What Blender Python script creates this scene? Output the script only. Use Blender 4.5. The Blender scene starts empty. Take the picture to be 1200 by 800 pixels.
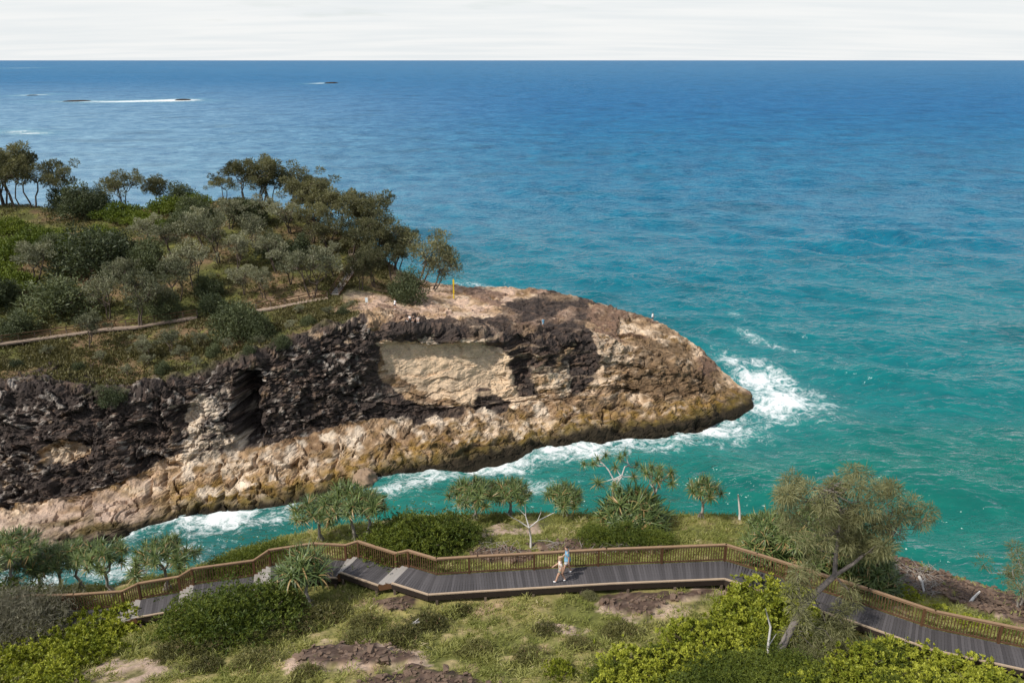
import bpy, math, random
import numpy as np
from mathutils import Vector, Matrix, Quaternion

# ---------------------------------------------------------------- camera, sky, sun, exposure
S = bpy.context.scene
COL = S.collection
FPX, PITCH, HCAM = 942.0, 19.31, 60.0
cam_d = bpy.data.cameras.new('camera'); cam = bpy.data.objects.new('camera', cam_d); COL.objects.link(cam)
cam_d.sensor_width = 36.0; cam_d.lens = FPX / 1200.0 * 36.0
cam_d.clip_start = 0.5; cam_d.clip_end = 90000
cam.location = (0, 0, HCAM)
cam.rotation_euler = (math.radians(90 - PITCH), math.radians(0.0), 0)
S.camera = cam
S.view_settings.view_transform = 'Standard'
S.view_settings.look = 'None'
S.view_settings.gamma = 1.0
S.view_settings.exposure = 0.42
S.view_settings.use_curve_mapping = False
S.cycles.max_bounces = 5
S.cycles.diffuse_bounces = 3
S.cycles.glossy_bounces = 2
S.cycles.transparent_max_bounces = 4
S.cycles.use_adaptive_sampling = True
S.cycles.adaptive_threshold = 0.02
S.cycles.caustics_reflective = False

SUN = Vector((-0.64, -0.40, 0.80)).normalized()
SUN_EL = math.asin(SUN.z); SUN_AZ = math.atan2(SUN.x, SUN.y)
W = bpy.data.worlds.new('World'); S.world = W; W.use_nodes = True
wt = W.node_tree; wt.nodes.clear()
def wn(kind, **kw):
    n = wt.nodes.new(kind)
    for k, v in kw.items(): setattr(n, k, v)
    return n
def wmath(op, a, b=None, clamp=False):
    n = wn('ShaderNodeMath', operation=op, use_clamp=clamp)
    for i, v in enumerate((a, b)):
        if v is None: continue
        if isinstance(v, (int, float)): n.inputs[i].default_value = v
        else: wt.links.new(v, n.inputs[i])
    return n.outputs[0]
sky = wn('ShaderNodeTexSky', sky_type='NISHITA', sun_disc=False)
sky.sun_elevation = SUN_EL; sky.sun_rotation = SUN_AZ
sky.air_density = 1.0; sky.dust_density = 1.2; sky.ozone_density = 1.5
tc = wn('ShaderNodeTexCoord'); sp = wn('ShaderNodeSeparateXYZ'); wt.links.new(tc.outputs['Generated'], sp.inputs[0])
zz = wmath('ADD', wmath('MAXIMUM', sp.outputs[2], 0.0), 0.07)
cx = wmath('DIVIDE', sp.outputs[0], zz); cy = wmath('DIVIDE', sp.outputs[1], zz)
cv = wn('ShaderNodeCombineXYZ'); wt.links.new(cx, cv.inputs[0]); wt.links.new(cy, cv.inputs[1])
nz = wn('ShaderNodeTexNoise'); nz.inputs['Scale'].default_value = 0.55; nz.inputs['Detail'].default_value = 7; nz.inputs['Roughness'].default_value = 0.58
wt.links.new(cv.outputs[0], nz.inputs['Vector'])
# thin high cloud: the layer is seen through more of its depth towards the horizon
path = wmath('DIVIDE', 0.16, wmath('ADD', wmath('MAXIMUM', sp.outputs[2], 0.0), 0.10))
cov = wmath('ADD', wmath('MULTIPLY', wmath('SUBTRACT', nz.outputs[0], 0.47), 2.2), path)
cov = wmath('MINIMUM', wmath('MAXIMUM', cov, 0.40), 0.97)
nz2 = wn('ShaderNodeTexNoise'); nz2.inputs['Scale'].default_value = 1.1; nz2.inputs['Detail'].default_value = 6
mp = wn('ShaderNodeMapping'); mp.inputs['Scale'].default_value = (0.45, 1.3, 1); wt.links.new(cv.outputs[0], mp.inputs[0]); wt.links.new(mp.outputs[0], nz2.inputs['Vector'])
cr = wn('ShaderNodeValToRGB'); wt.links.new(nz2.outputs[0], cr.inputs[0])
cr.color_ramp.elements[0].position = 0.36; cr.color_ramp.elements[0].color = (6.25, 6.5, 6.6, 1)
cr.color_ramp.elements[1].position = 0.62; cr.color_ramp.elements[1].color = (6.9, 6.98, 6.95, 1)
mx = wn('ShaderNodeMix', data_type='RGBA'); wt.links.new(cov, mx.inputs[0]); wt.links.new(sky.outputs[0], mx.inputs[6]); wt.links.new(cr.outputs[0], mx.inputs[7])
bg = wn('ShaderNodeBackground'); bg.inputs['Strength'].default_value = 0.1; wt.links.new(mx.outputs[2], bg.inputs[0])
wo = wn('ShaderNodeOutputWorld'); wt.links.new(bg.outputs[0], wo.inputs[0])

sun_d = bpy.data.lights.new('sun', 'SUN'); sun_d.energy = 3.2; sun_d.angle = math.radians(2.5); sun_d.color = (1.0, 0.95, 0.87)
sun = bpy.data.objects.new('sun', sun_d); COL.objects.link(sun); sun.rotation_euler = SUN.to_track_quat('Z', 'Y').to_euler(); sun.location = (-60, -40, 120)

# ---------------------------------------------------------------- helpers
RNG = np.random.default_rng(11)
random.seed(5)
PR = math.radians(PITCH); CP, SP = math.cos(PR), math.sin(PR)
def tdep(py): return np.tan(PR + np.arctan((np.asarray(py, float) - 400) / FPX))
def fromY(px, py, y):                        # photograph direction + horizontal distance -> point
    z = HCAM - y * tdep(py); d = y * CP + (HCAM - z) * SP
    return np.array([(px - 600) / FPX * d, y, z])
def fromZ(px, py, z): return fromY(px, py, (HCAM - z) / tdep(py))
def project(P):
    P = np.asarray(P, float); dz = HCAM - P[..., 2]
    d = P[..., 1] * CP + dz * SP; v = dz * CP - P[..., 1] * SP
    return 600 + FPX * P[..., 0] / d, 400 + FPX * v / d

# vectorised gradient noise
_perm = RNG.permutation(256); _perm = np.concatenate([_perm, _perm, _perm])
_g = RNG.normal(size=(256, 3)); _g /= np.linalg.norm(_g, axis=1)[:, None]
def perlin(x, y, z):
    x, y, z = np.broadcast_arrays(np.asarray(x, float), np.asarray(y, float), np.asarray(z, float))
    xi = np.floor(x).astype(int); yi = np.floor(y).astype(int); zi = np.floor(z).astype(int)
    xf = x - xi; yf = y - yi; zf = z - zi
    xi &= 255; yi &= 255; zi &= 255
    u = xf**3*(xf*(xf*6-15)+10); v = yf**3*(yf*(yf*6-15)+10); w = zf**3*(zf*(zf*6-15)+10)
    def gr(a, b, c):
        h = _perm[_perm[_perm[(xi+a) & 255] + ((yi+b) & 255)] + ((zi+c) & 255)]
        G = _g[h]; return G[..., 0]*(xf-a) + G[..., 1]*(yf-b) + G[..., 2]*(zf-c)
    x00 = gr(0,0,0)*(1-u)+gr(1,0,0)*u; x10 = gr(0,1,0)*(1-u)+gr(1,1,0)*u
    x01 = gr(0,0,1)*(1-u)+gr(1,0,1)*u; x11 = gr(0,1,1)*(1-u)+gr(1,1,1)*u
    return ((x00*(1-v)+x10*v)*(1-w) + (x01*(1-v)+x11*v)*w) * 1.5
def fbm(x, y, z, o=4, ridged=False):
    r = 0; a = 1; t = 0
    for i in range(o):
        n = perlin(x + 17.3*i, y - 9.1*i, z + 5.7*i)
        if ridged: n = 1 - 2*np.abs(n)
        r = r + a*n; t += a; a *= 0.5; x = x*2.03; y = y*2.03; z = z*2.03
    return r / t
def smooth(a, b, x): t = np.clip((x-a)/(b-a), 0, 1); return t*t*(3-2*t)
def inpoly(px, py, poly):
    poly = np.asarray(poly, float); r = np.zeros(px.shape, bool); n = len(poly); j = n-1
    for i in range(n):
        xi, yi = poly[i]; xj, yj = poly[j]
        c = ((yi > py) != (yj > py)) & (px < (xj-xi)*(py-yi)/((yj-yi) if yj != yi else 1e-9) + xi)
        r ^= c; j = i
    return r

def mesh_np(name, V, F, smooth_sh=False, attrs=None, colors=None):
    V = np.asarray(V, np.float32); F = np.asarray(F, np.int32); m = bpy.data.meshes.new(name)
    k = F.shape[1]; n = len(F)
    m.vertices.add(len(V)); m.vertices.foreach_set('co', V.ravel())
    m.loops.add(n*k); m.loops.foreach_set('vertex_index', F.ravel())
    m.polygons.add(n); m.polygons.foreach_set('loop_start', np.arange(0, n*k, k, dtype=np.int32))
    m.polygons.foreach_set('loop_total', np.full(n, k, np.int32))
    m.polygons.foreach_set('use_smooth', np.full(n, smooth_sh))
    m.update(calc_edges=True)
    for a, v in (attrs or {}).items():
        at = m.attributes.new(a, 'FLOAT', 'POINT'); at.data.foreach_set('value', np.asarray(v, np.float32).ravel())
    for a, v in (colors or {}).items():
        v = np.asarray(v, np.float32); v4 = np.ones((len(v), 4), np.float32); v4[:, :3] = v
        at = m.attributes.new(a, 'FLOAT_COLOR', 'POINT'); at.data.foreach_set('color', v4.ravel())
    return m
def grid_faces(nu, nv):
    i = np.arange(nu*nv).reshape(nu, nv)
    return np.stack([i[:-1, :-1], i[1:, :-1], i[1:, 1:], i[:-1, 1:]], -1).reshape(-1, 4)
def link(name, mesh, mat=None, parent=None, loc=None, kind=None, label=None, cat=None, group=None):
    o = bpy.data.objects.new(name, mesh); COL.objects.link(o)
    if mat is not None and mesh is not None and len(mesh.materials) == 0: mesh.materials.append(mat)
    if parent is not None: o.parent = parent
    if loc is not None: o.location = loc
    if kind: o['kind'] = kind
    if label: o['label'] = label
    if cat: o['category'] = cat
    if group: o['group'] = group
    return o
def thing(name, label, cat, loc=(0, 0, 0), rz=0.0, group=None):
    o = link(name, None, loc=loc, label=label, cat=cat, group=group); o.rotation_euler = (0, 0, rz)
    o.empty_display_size = 0.3
    return o

class Geo:                                    # collects quads of one part
    def __init__(s): s.V = []; s.F = []; s.n = 0
    def add(s, V, F):
        s.V.append(np.asarray(V, float)); s.F.append(np.asarray(F, int) + s.n); s.n += len(V)
    def box(s, c, size, R=None):
        a, b, d = np.asarray(size)/2
        P = np.array([[x, y, z] for x in (-a, a) for y in (-b, b) for z in (-d, d)])
        if R is not None: P = P @ np.asarray(R).T
        s.add(P + np.asarray(c), [[0,1,3,2],[4,6,7,5],[0,4,5,1],[2,3,7,6],[0,2,6,4],[1,5,7,3]])
    def bar(s, p, q, w, h, up=(0, 0, 1)):     # rectangular bar from p to q
        p = np.asarray(p, float); q = np.asarray(q, float); d = q-p; L = np.linalg.norm(d); x = d/L
        y = np.cross(up, x); y /= max(np.linalg.norm(y), 1e-9); z = np.cross(x, y)
        s.box((p+q)/2, (L, w, h), np.stack([x, y, z], 1))
    def tube(s, path, rad, n=6):
        P = np.asarray(path, float); m = len(P); rad = np.broadcast_to(np.asarray(rad, float), (m,))
        T = np.gradient(P, axis=0); T /= np.linalg.norm(T, axis=1)[:, None] + 1e-9
        ref = np.array([0.0, 0, 1]) if abs(T[0, 2]) < 0.9 else np.array([1.0, 0, 0])
        A = np.cross(T, ref); A /= np.linalg.norm(A, axis=1)[:, None] + 1e-9; B = np.cross(T, A)
        th = np.arange(n)/n*2*np.pi
        V = P[:, None] + rad[:, None, None]*(np.cos(th)[None, :, None]*A[:, None] + np.sin(th)[None, :, None]*B[:, None])
        V = V.reshape(-1, 3); F = []
        for i in range(m-1):
            for k in range(n): F.append([i*n+k, i*n+(k+1) % n, (i+1)*n+(k+1) % n, (i+1)*n+k])
        e = (m-1)*n
        for k in range(1, n-2, 2): F.append([0, k, k+1, k+2]); F.append([e, e+k+2, e+k+1, e+k])
        s.add(V, F)
    def mesh(s, name, sm=False): return mesh_np(name, np.concatenate(s.V), np.concatenate(s.F), sm)

# ---------------------------------------------------------------- materials
MATS = {}
class NT:
    def __init__(s, name):
        s.m = bpy.data.materials.new(name); s.m.use_nodes = True; s.t = s.m.node_tree; s.t.nodes.clear()
        s.out = s.n('ShaderNodeOutputMaterial'); MATS[name] = s.m
    def n(s, kind, **kw):
        x = s.t.nodes.new(kind)
        for k, v in kw.items(): setattr(x, k, v)
        return x
    def put(s, sock, v):
        if v is None: return
        if hasattr(v, 'is_output'): s.t.links.new(v, sock)
        else: sock.default_value = v
    def math(s, op, a, b=None, clamp=False):
        x = s.n('ShaderNodeMath', operation=op, use_clamp=clamp); s.put(x.inputs[0], a); s.put(x.inputs[1], b); return x.outputs[0]
    def mix(s, f, a, b, blend='MIX'):
        x = s.n('ShaderNodeMix', data_type='RGBA', blend_type=blend); s.put(x.inputs[0], f); s.put(x.inputs[6], a); s.put(x.inputs[7], b); return x.outputs[2]
    def noise(s, scale, detail=4, rough=0.55, vec=None, dist=0.0):
        x = s.n('ShaderNodeTexNoise'); x.inputs['Scale'].default_value = scale; x.inputs['Detail'].default_value = detail
        x.inputs['Roughness'].default_value = rough; x.inputs['Distortion'].default_value = dist
        s.put(x.inputs['Vector'], vec if vec is not None else s.pos()); return x.outputs[0]
    def pos(s):
        if not hasattr(s, '_p'): s._p = s.n('ShaderNodeNewGeometry').outputs['Position']
        return s._p
    def objc(s):
        if not hasattr(s, '_o'): s._o = s.n('ShaderNodeTexCoord').outputs['Object']
        return s._o
    def scalev(s, vec, sc):
        x = s.n('ShaderNodeMapping'); s.put(x.inputs[0], vec); x.inputs['Scale'].default_value = sc; return x.outputs[0]
    def ramp(s, f, stops):
        x = s.n('ShaderNodeValToRGB'); s.put(x.inputs[0], f); e = x.color_ramp.elements
        while len(e) < len(stops): e.new(0.5)
        for q, (p, c) in zip(e, stops): q.position = p; q.color = (*c, 1) if len(c) == 3 else c
        return x.outputs[0]
    def mapr(s, v, a, b, c=0.0, d=1.0, smooth_=True):
        x = s.n('ShaderNodeMapRange', interpolation_type='SMOOTHSTEP' if smooth_ else 'LINEAR'); s.put(x.inputs[0], v)
        for i, k in enumerate((a, b, c, d)): s.put(x.inputs[i+1], k)
        return x.outputs[0]
    def attr(s, name): return s.n('ShaderNodeAttribute', attribute_name=name)
    def bump(s, h, strength, dist, normal=None):
        x = s.n('ShaderNodeBump'); x.inputs['Strength'].default_value = strength; x.inputs['Distance'].default_value = dist
        s.put(x.inputs['Height'], h); s.put(x.inputs['Normal'], normal); return x.outputs[0]
    def bsdf(s, col, rough=0.8, spec=0.3, normal=None, **kw):
        x = s.n('ShaderNodeBsdfPrincipled'); s.put(x.inputs['Base Color'], col if hasattr(col, 'is_output') else (*col, 1)); s.put(x.inputs['Roughness'], rough)
        s.put(x.inputs['Specular IOR Level'], spec); s.put(x.inputs['Normal'], normal)
        for k, v in kw.items(): s.put(x.inputs[k], v)
        return x.outputs[0]
    def done(s, sh): s.t.links.new(sh, s.out.inputs[0]); return s.m

def leaf_mat(name, dark, light, trans=0.25, old=None, rough=0.55, spec=0.25, rvar=0.35):
    t = NT(name); a = t.attr('leaf').outputs['Fac']; r = t.n('ShaderNodeObjectInfo').outputs['Random']
    f = t.math('ADD', t.math('MULTIPLY', a, 0.75), t.math('MULTIPLY', t.math('SUBTRACT', r, 0.5), rvar), True)
    c = t.mix(f, (*dark, 1), (*light, 1))
    if old is not None: c = t.mix(t.mapr(a, 0.90, 0.96), c, (*old, 1))
    b = t.bsdf(c, rough, spec)
    tr = t.n('ShaderNodeBsdfTranslucent'); t.put(tr.inputs[0], t.mix(1.0, c, (1.0, 1.0, 0.55, 1), 'MULTIPLY'))
    m = t.n('ShaderNodeMixShader'); m.inputs[0].default_value = trans; t.t.links.new(b, m.inputs[1]); t.t.links.new(tr.outputs[0], m.inputs[2])
    return t.done(m.outputs[0])
def wood_mat(name, c1, c2, rough=0.8, scale=6.0, stretch=(1, 1, 1), rnd=0.25):
    t = NT(name); n = t.noise(scale, 5, 0.6, t.scalev(t.objc(), stretch)); r = t.n('ShaderNodeObjectInfo').outputs['Random']
    c = t.mix(n, (*c1, 1), (*c2, 1)); c = t.mix(1.0, c, t.ramp(r, [(0, (1-rnd,)*3), (1, (1+rnd,)*3)]), 'MULTIPLY')
    return t.done(t.bsdf(c, rough, 0.25, t.bump(n, 0.3, 0.02)))
def plain_mat(name, c, rough=0.7, spec=0.3, var=0.15, scale=20):
    t = NT(name); n = t.noise(scale, 3, 0.5, t.objc())
    return t.done(t.bsdf(t.mix(n, tuple(x*(1-var) for x in c)+(1,), tuple(min(1, x*(1+var)) for x in c)+(1,)), rough, spec))

def rock_ground_mat(name, bumpd=0.25):
    t = NT(name); c = t.attr('Col').outputs['Color']
    n1 = t.noise(0.9, 8, 0.62); n2 = t.noise(5.0, 6, 0.6); n3 = t.noise(0.22, 4, 0.5)
    v = t.math('ADD', t.math('ADD', t.math('MULTIPLY', n1, 0.9), t.math('MULTIPLY', n2, 0.8)), t.math('MULTIPLY', n3, 0.3))
    c = t.mix(1.0, c, t.ramp(t.mapr(v, 0.62, 1.38, smooth_=False), [(0, (0.38, 0.36, 0.36)), (0.5, (1.0, 1.0, 1.0)), (1, (1.6, 1.55, 1.45))]), 'MULTIPLY')
    h = t.math('ADD', n1, t.math('MULTIPLY', n2, 0.35))
    return t.done(t.bsdf(c, 0.92, 0.15, t.bump(h, 0.8, bumpd)))

# ---------------------------------------------------------------- headland across the gorge
def hermite(xs, Y, xq):                       # smooth interpolation through the stations
    xs = np.asarray(xs, float); Y = np.asarray(Y, float)
    dx = np.diff(xs); sl = np.diff(Y, axis=0)/dx[:, None]
    T = np.zeros_like(Y); T[0] = sl[0]; T[-1] = sl[-1]
    w = dx[1:]/(dx[1:]+dx[:-1]); T[1:-1] = sl[:-1]*w[:, None] + sl[1:]*(1-w)[:, None]
    i = np.clip(np.searchsorted(xs, xq) - 1, 0, len(xs)-2); h = dx[i]; t = ((xq-xs[i])/h)[:, None]; h = h[:, None]
    return ((2*t**3-3*t**2+1)*Y[i] + (t**3-2*t**2+t)*h*T[i] + (-2*t**3+3*t**2)*Y[i+1] + (t**3-t**2)*h*T[i+1])
# station: u, waterline, bench, cliff foot, cliff top, slope, hill, far rim (photo column, photo row, distance; None = at sea level)
ST = [
 (-420, (-420,760,None), (-420,720,75), (-420,630,86), (-420,470,94), (-420,400,112), (-420,310,145), (-420,232,200)),
 (-220, (-220,730,None), (-220,690,79.6), (-220,612,91), (-220,458,98), (-220,394,117), (-220,304,148), (-220,229,200)),
 (-100, (-100,700,None), (-100,662,84.5), (-100,604,93.5), (-100,450,102.5), (-100,392,120), (-100,305,150), (-100,229,200)),
 (0,   (0,670,None), (0,640,88.5), (0,600,95.6), (0,455,105.5), (0,405,122), (0,320,150), (0,232,195)),
 (80,  (80,648,None), (80,622,92.4), (80,588,97.8), (80,462,105.5), (80,401,124), (80,315,152), (80,236,193)),
 (130, (130,634,None), (130,608,94.6), (130,576,99.6), (130,470,106.5), (130,397,126), (130,310,155), (130,238,192)),
 (172, (172,619,None), (172,592,97.2), (172,556,102.2), (168,462,107.5), (172,390,128), (172,305,156), (172,236,191)),
 (215, (215,609,None), (215,575,100.5), (215,540,104.5), (203,450,109.5), (215,382,130), (215,300,158), (215,234,190)),
 (290, (290,600,None), (285,555,104), (285,520,108.8), (285,425,113.8), (290,366,135), (290,300,160), (290,226,188)),
 (350, (350,591,None), (350,545,107), (350,507,113), (358,396,118.5), (360,353,139), (360,300,160), (365,252,182)),
 (430, (430,565,None), (440,522,113), (440,492,118), (430,378,123), (430,352,140), (430,316,157), (430,284,175)),
 (490, (490,553,None), (490,514,115.5), (490,484,121), (490,386,125), (480,357,142), (478,340,153), (478,322,164)),
 (540, (540,545,None), (540,510,117.5), (540,480,123), (540,390,126.5), (530,361,143), (525,346,153), (530,334,161)),
 (590, (590,536,None), (590,504,120.5), (590,475,125.5), (590,395,129), (590,365,143.5), (590,349,153), (592,336,160)),
 (640, (640,525,None), (640,497,123), (640,470,127.5), (640,400,131.5), (640,370,144.5), (640,352,153), (640,339,159)),
 (690, (690,519,None), (688,494,125), (688,470,129), (688,405,134), (688,378,144.5), (688,360,151.5), (688,347,157)),
 (740, (740,513,None), (735,492,126.5), (735,470,130), (735,415,136.5), (735,390,144), (735,375,149.5), (737,361,154.5)),
 (800, (805,503,None), (800,487,128), (800,470,131.5), (800,433,137), (795,412,142.5), (793,398,146.5), (790,383,151)),
 (850, (845,488,None), (845,477,132.5), (842,468,134), (840,455,137), (840,443,140), (838,433,143), (834,423,146)),
 (872, (867,482,None), (868,476,134), (867,471,135.2), (866,464,137.2), (864,457,139), (862,451,140.5), (860,446,142)),
 (884, (881,475,None), (881,473,135.6), (880.5,471,136), (880,469,136.6), (879,467,137.2), (878,465,137.8), (877,463,138.4)),
]
us = [s[0] for s in ST]
ctrl = []
for s in ST:
    row = []
    for (a, b, y) in s[1:]:
        row.append(fromZ(a, b, 0.0) if y is None else fromY(a, b, y))
    w = row[0]; k = row[-1]
    pre = [w + np.array([0.3, -3.5, -4.0])]
    back = max(k[2], 0.5)
    post = [k + np.array([0.1*back, 0.35*back, -0.45*back]), k + np.array([0.2*back+1, 0.75*back+1.5, -back-4.0])]
    ctrl.append(np.stack(pre + row + post))
ctrl = np.stack(ctrl)                                    # station x row x 3
NU = 660
uq = np.concatenate([np.linspace(-420, 0, 110, endpoint=False), np.linspace(0, 884, NU-110)])
C2 = hermite(us, ctrl.reshape(len(us), -1), uq).reshape(NU, -1, 3)
rows = [8, 44, 44, 150, 90, 48, 48, 14, 14]
vq = np.concatenate([k + np.arange(n)/n for k, n in enumerate(rows)] + [[len(rows)]])
i0 = np.minimum(vq.astype(int), len(rows)-1); fr = (vq - i0)[None, :, None]
G = C2[:, i0]*(1-fr) + C2[:, i0+1]*fr                    # NU x NV x 3
NV = len(vq)
def rowsmooth(G, k, it):
    for _ in range(it):
        H = G.copy(); H[:, 1:-1] = G[:, 1:-1]*(1-k) + 0.5*k*(G[:, 2:]+G[:, :-2]); G = H
    return G
Gs = rowsmooth(G, 0.9, 25); Gr = rowsmooth(G, 0.9, 220)
uu = np.broadcast_to(uq[:, None], (NU, NV)); vv = np.broadcast_to(vq[None], (NU, NV))
wr = smooth(560, 760, uu)[..., None]                     # rounder towards the point
G = Gs*(1-wr) + Gr*wr
def normals(G):
    a = np.gradient(G, axis=0); b = np.gradient(G, axis=1); n = np.cross(a, b); n /= np.linalg.norm(n, axis=2)[..., None] + 1e-9
    return n
N0 = normals(G)
if N0[NU//2, 200, 1] > 0: N0 = -N0
px, py = project(G)
X, Y, Z = G[..., 0], G[..., 1], G[..., 2]
wx = px + 13*fbm(X*.22, Y*.22, Z*.35, 4) + 4*fbm(X*1.3, Y*1.3, Z*1.3, 2); wy = py + 10*fbm(X*.22+40, Y*.22, Z*.35, 4) + 4*fbm(X*1.3+30, Y*1.3, Z*1.3, 2)
veg = smooth(4.0, 4.25, vv + 0.15*fbm(X*.2, Y*.2, 3.3, 3)) * (1 - smooth(405, 455, uu + 22*(vv-4) + 30*fbm(X*.15, Y*.15, 0.2, 3)))
veg = np.maximum(veg, smooth(4.9, 5.4, vv)*(1-smooth(455, 478, uu)))
rock = 1 - veg
dis = np.zeros_like(X)
tipf = smooth(884, 800, uu)
left = 1 - smooth(400, 480, uu)
fl0 = fbm(X*.4, Y*.4, Z*.5, 3)
big = fbm(X*.13, Y*.13, Z*.16, 3, True); med = fbm(X*.42, Y*.42, Z*.5, 4, True); fine = fbm(X*1.5, Y*1.5, Z*1.7, 3)
strat = fbm(X*.10, Y*.10, Z*1.15 + 0.35*fbm(X*.1, Y*.1, 7.7, 2), 4)
vert = fbm(X*.30+3+.8*fl0, Y*.16, Z*.05, 2, True)
cl = smooth(0.9, 1.3, vv)*(1-smooth(4.0, 4.6, vv))
def worley(x, y, z):
    """nearest cell: distance to its border, its random number, and a tilt"""
    xi = np.floor(x).astype(int); yi = np.floor(y).astype(int); zi = np.floor(z).astype(int)
    f1 = np.full(x.shape, 9.0); f2 = np.full(x.shape, 9.0); cid = np.zeros(x.shape, int); tl = np.zeros(x.shape)
    for a in (-1, 0, 1):
        for b in (-1, 0, 1):
            for c in (-1, 0, 1):
                h = _perm[_perm[_perm[(xi+a) & 255] + ((yi+b) & 255)] + ((zi+c) & 255)]
                dx_ = xi+a+0.5+0.42*_g[h, 0]-x; dy_ = yi+b+0.5+0.42*_g[h, 1]-y; dz_ = zi+c+0.5+0.42*_g[h, 2]-z; d = np.sqrt(dx_*dx_+dy_*dy_+dz_*dz_)
                m1 = d < f1; f2 = np.where(m1, f1, np.minimum(f2, d)); f1 = np.where(m1, d, f1); cid = np.where(m1, h, cid); tl = np.where(m1, dx_*_g[h, 1]+dz_*_g[h, 0]*1.3+dy_*_g[h, 2], tl)
    return f2-f1, (cid*37 % 256)/255.0-0.5, tl
jx = X + 2.2*fbm(X*.3, Y*.3, Z*.4, 4); jz = Z + 1.7*fbm(X*.3+7, Y*.3, Z*.4, 4)
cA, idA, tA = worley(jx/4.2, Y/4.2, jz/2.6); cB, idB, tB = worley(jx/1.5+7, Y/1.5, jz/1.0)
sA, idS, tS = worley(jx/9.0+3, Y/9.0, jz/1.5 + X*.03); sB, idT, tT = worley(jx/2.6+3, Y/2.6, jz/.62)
cC, idC, tC = worley(jx/.62+11, Y/.62, jz/.45)
blockd = 0.95*idA + 0.8*tA - 0.35*np.exp(-cA*18) + 0.6*idB + 0.5*tB - 0.15*np.exp(-cB*12) + 0.28*idC + 0.2*tC
stratd = 1.0*idS + 0.9*tS - 0.35*np.exp(-sA*18) + 0.42*idT + 0.35*tT - 0.12*np.exp(-sB*10)
dis += rock*(0.25+0.75*tipf)*(cl*(1.3*big + 0.55*med)*(1-0.55*left*(1-smooth(2.5, 3.0, vv))) + left*cl*blockd*(0.14+0.62*smooth(2.6, 3.1, vv)) + (1-left)*cl*(0.55*stratd + 0.22*blockd) + left*(1-smooth(2.2, 2.8, vv))*cl*(0.38*stratd - 1.0*smooth(.78, .95, vert)) + 0.25*strat*(0.35+0.65*cl) + 0.28*fine*(0.4+0.6*smooth(2.4, 3.0, vv)))
pl = rock*smooth(3.9, 4.2, vv)*(1-smooth(7.0, 7.4, vv))
dis += pl*(0.30*strat + 0.2*med + 0.45*big + 0.45*stratd)
dis += veg*(0.5*fbm(X*.12, Y*.12, 1.5, 3) + 0.12*fine)
dis *= 1 - 0.6*smooth(430, 450, px)*(1-smooth(575, 600, px))*smooth(400, 408, py)*(1-smooth(455, 475, py))   # the alcove wall is smoother
D = N0*dis[..., None]
# hollows worn into the cliff: the wide alcove, the deep notch, the small cave and the gutters
def hollow(x0, x1, y0, y1, depth, s=8, bot=None):
    b = bot if bot is not None else (y1-y0)*.6
    return depth*smooth(x0-s, x0+s, wx)*(1-smooth(x1-s, x1+s, wx))*smooth(y0-3, y0+4, wy)*(1-smooth(y1-b, y1+4, wy))
rec = hollow(440, 584, 402+5*fbm(X*.3, 3.3, 1.1, 3), 482, 1.3, 14, 62) + hollow(276, 304, 436, 530, 5.0, 6, 25) + hollow(52, 104, 517, 550, 1.3, 7, 18)
rec += hollow(597, 622, 398, 462, 1.6, 5) + hollow(655, 690, 404, 455, 1.6, 8) + hollow(716, 752, 460, 482, 1.8, 8) + hollow(205, 232, 478, 520, 1.4, 8) + hollow(150, 185, 500, 560, 1.3, 9)
for cxk, y0, y1, wd in ((108,575,618,2.2),(172,560,612,3),(196,556,606,2.4),(258,545,600,3),(276,560,590,2),(347,520,580,2.5),(395,522,560,2),(452,512,545,2)):
    rec += hollow(cxk-wd, cxk+wd, y0, y1, 1.3, 2.5, 5)   # cracks through the bench
D[..., 1] += rec*rock*(vv > 0.9)*(vv < 4.2)
D[..., 0] += 0.15*rec*rock*(vv > 0.9)*(vv < 4.2)
P = G + D
# colour of the stone
def mixc(c, m, k): return c*(1-m[..., None]) + np.asarray(k)*m[..., None]
tone = 0.5 + 0.5*fbm(X*.16, Y*.16, Z*.5, 4)
fl = fbm(X*.8, Y*.8, Z*1.1, 3)
col = np.asarray((0.335, 0.225, 0.135)) + 0*G
col = mixc(col, smooth(0.42, 0.62, tone + 0.18*idT), (0.58, 0.45, 0.325))
col = mixc(col, smooth(0.1, 0.45, idS + 0.6*fl)*0.8, (0.16, 0.095, 0.052))
col = mixc(col, smooth(0.05, 0.35, fbm(X*.3, Y*.3, Z*1.3, 4)), (0.19, 0.12, 0.055))
col = mixc(col, smooth(620, 760, px)*smooth(-0.1, 0.3, fbm(X*.2, Y*.2, Z*.8+9, 4))*(vv > 1.2)*0.75, (0.17, 0.115, 0.07))
och = (1-smooth(1.2, 3.6, Z + 2.2*fbm(X*.25, Y*.25, 2.2, 3)))*smooth(60, 200, px)*(vv < 5)
col = mixc(col, och*smooth(-0.3, 0.2, fl)*0.9, (0.255, 0.155, 0.036))
alg = (1-smooth(0.6, 1.9, Z + 1.1*fbm(X*.5, Y*.5, 5.1, 3)))*(vv < 5)
col = mixc(col, alg*0.8, (0.085, 0.068, 0.02))
DARK = (0.050, 0.039, 0.034)
dk = np.zeros_like(X)
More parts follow.
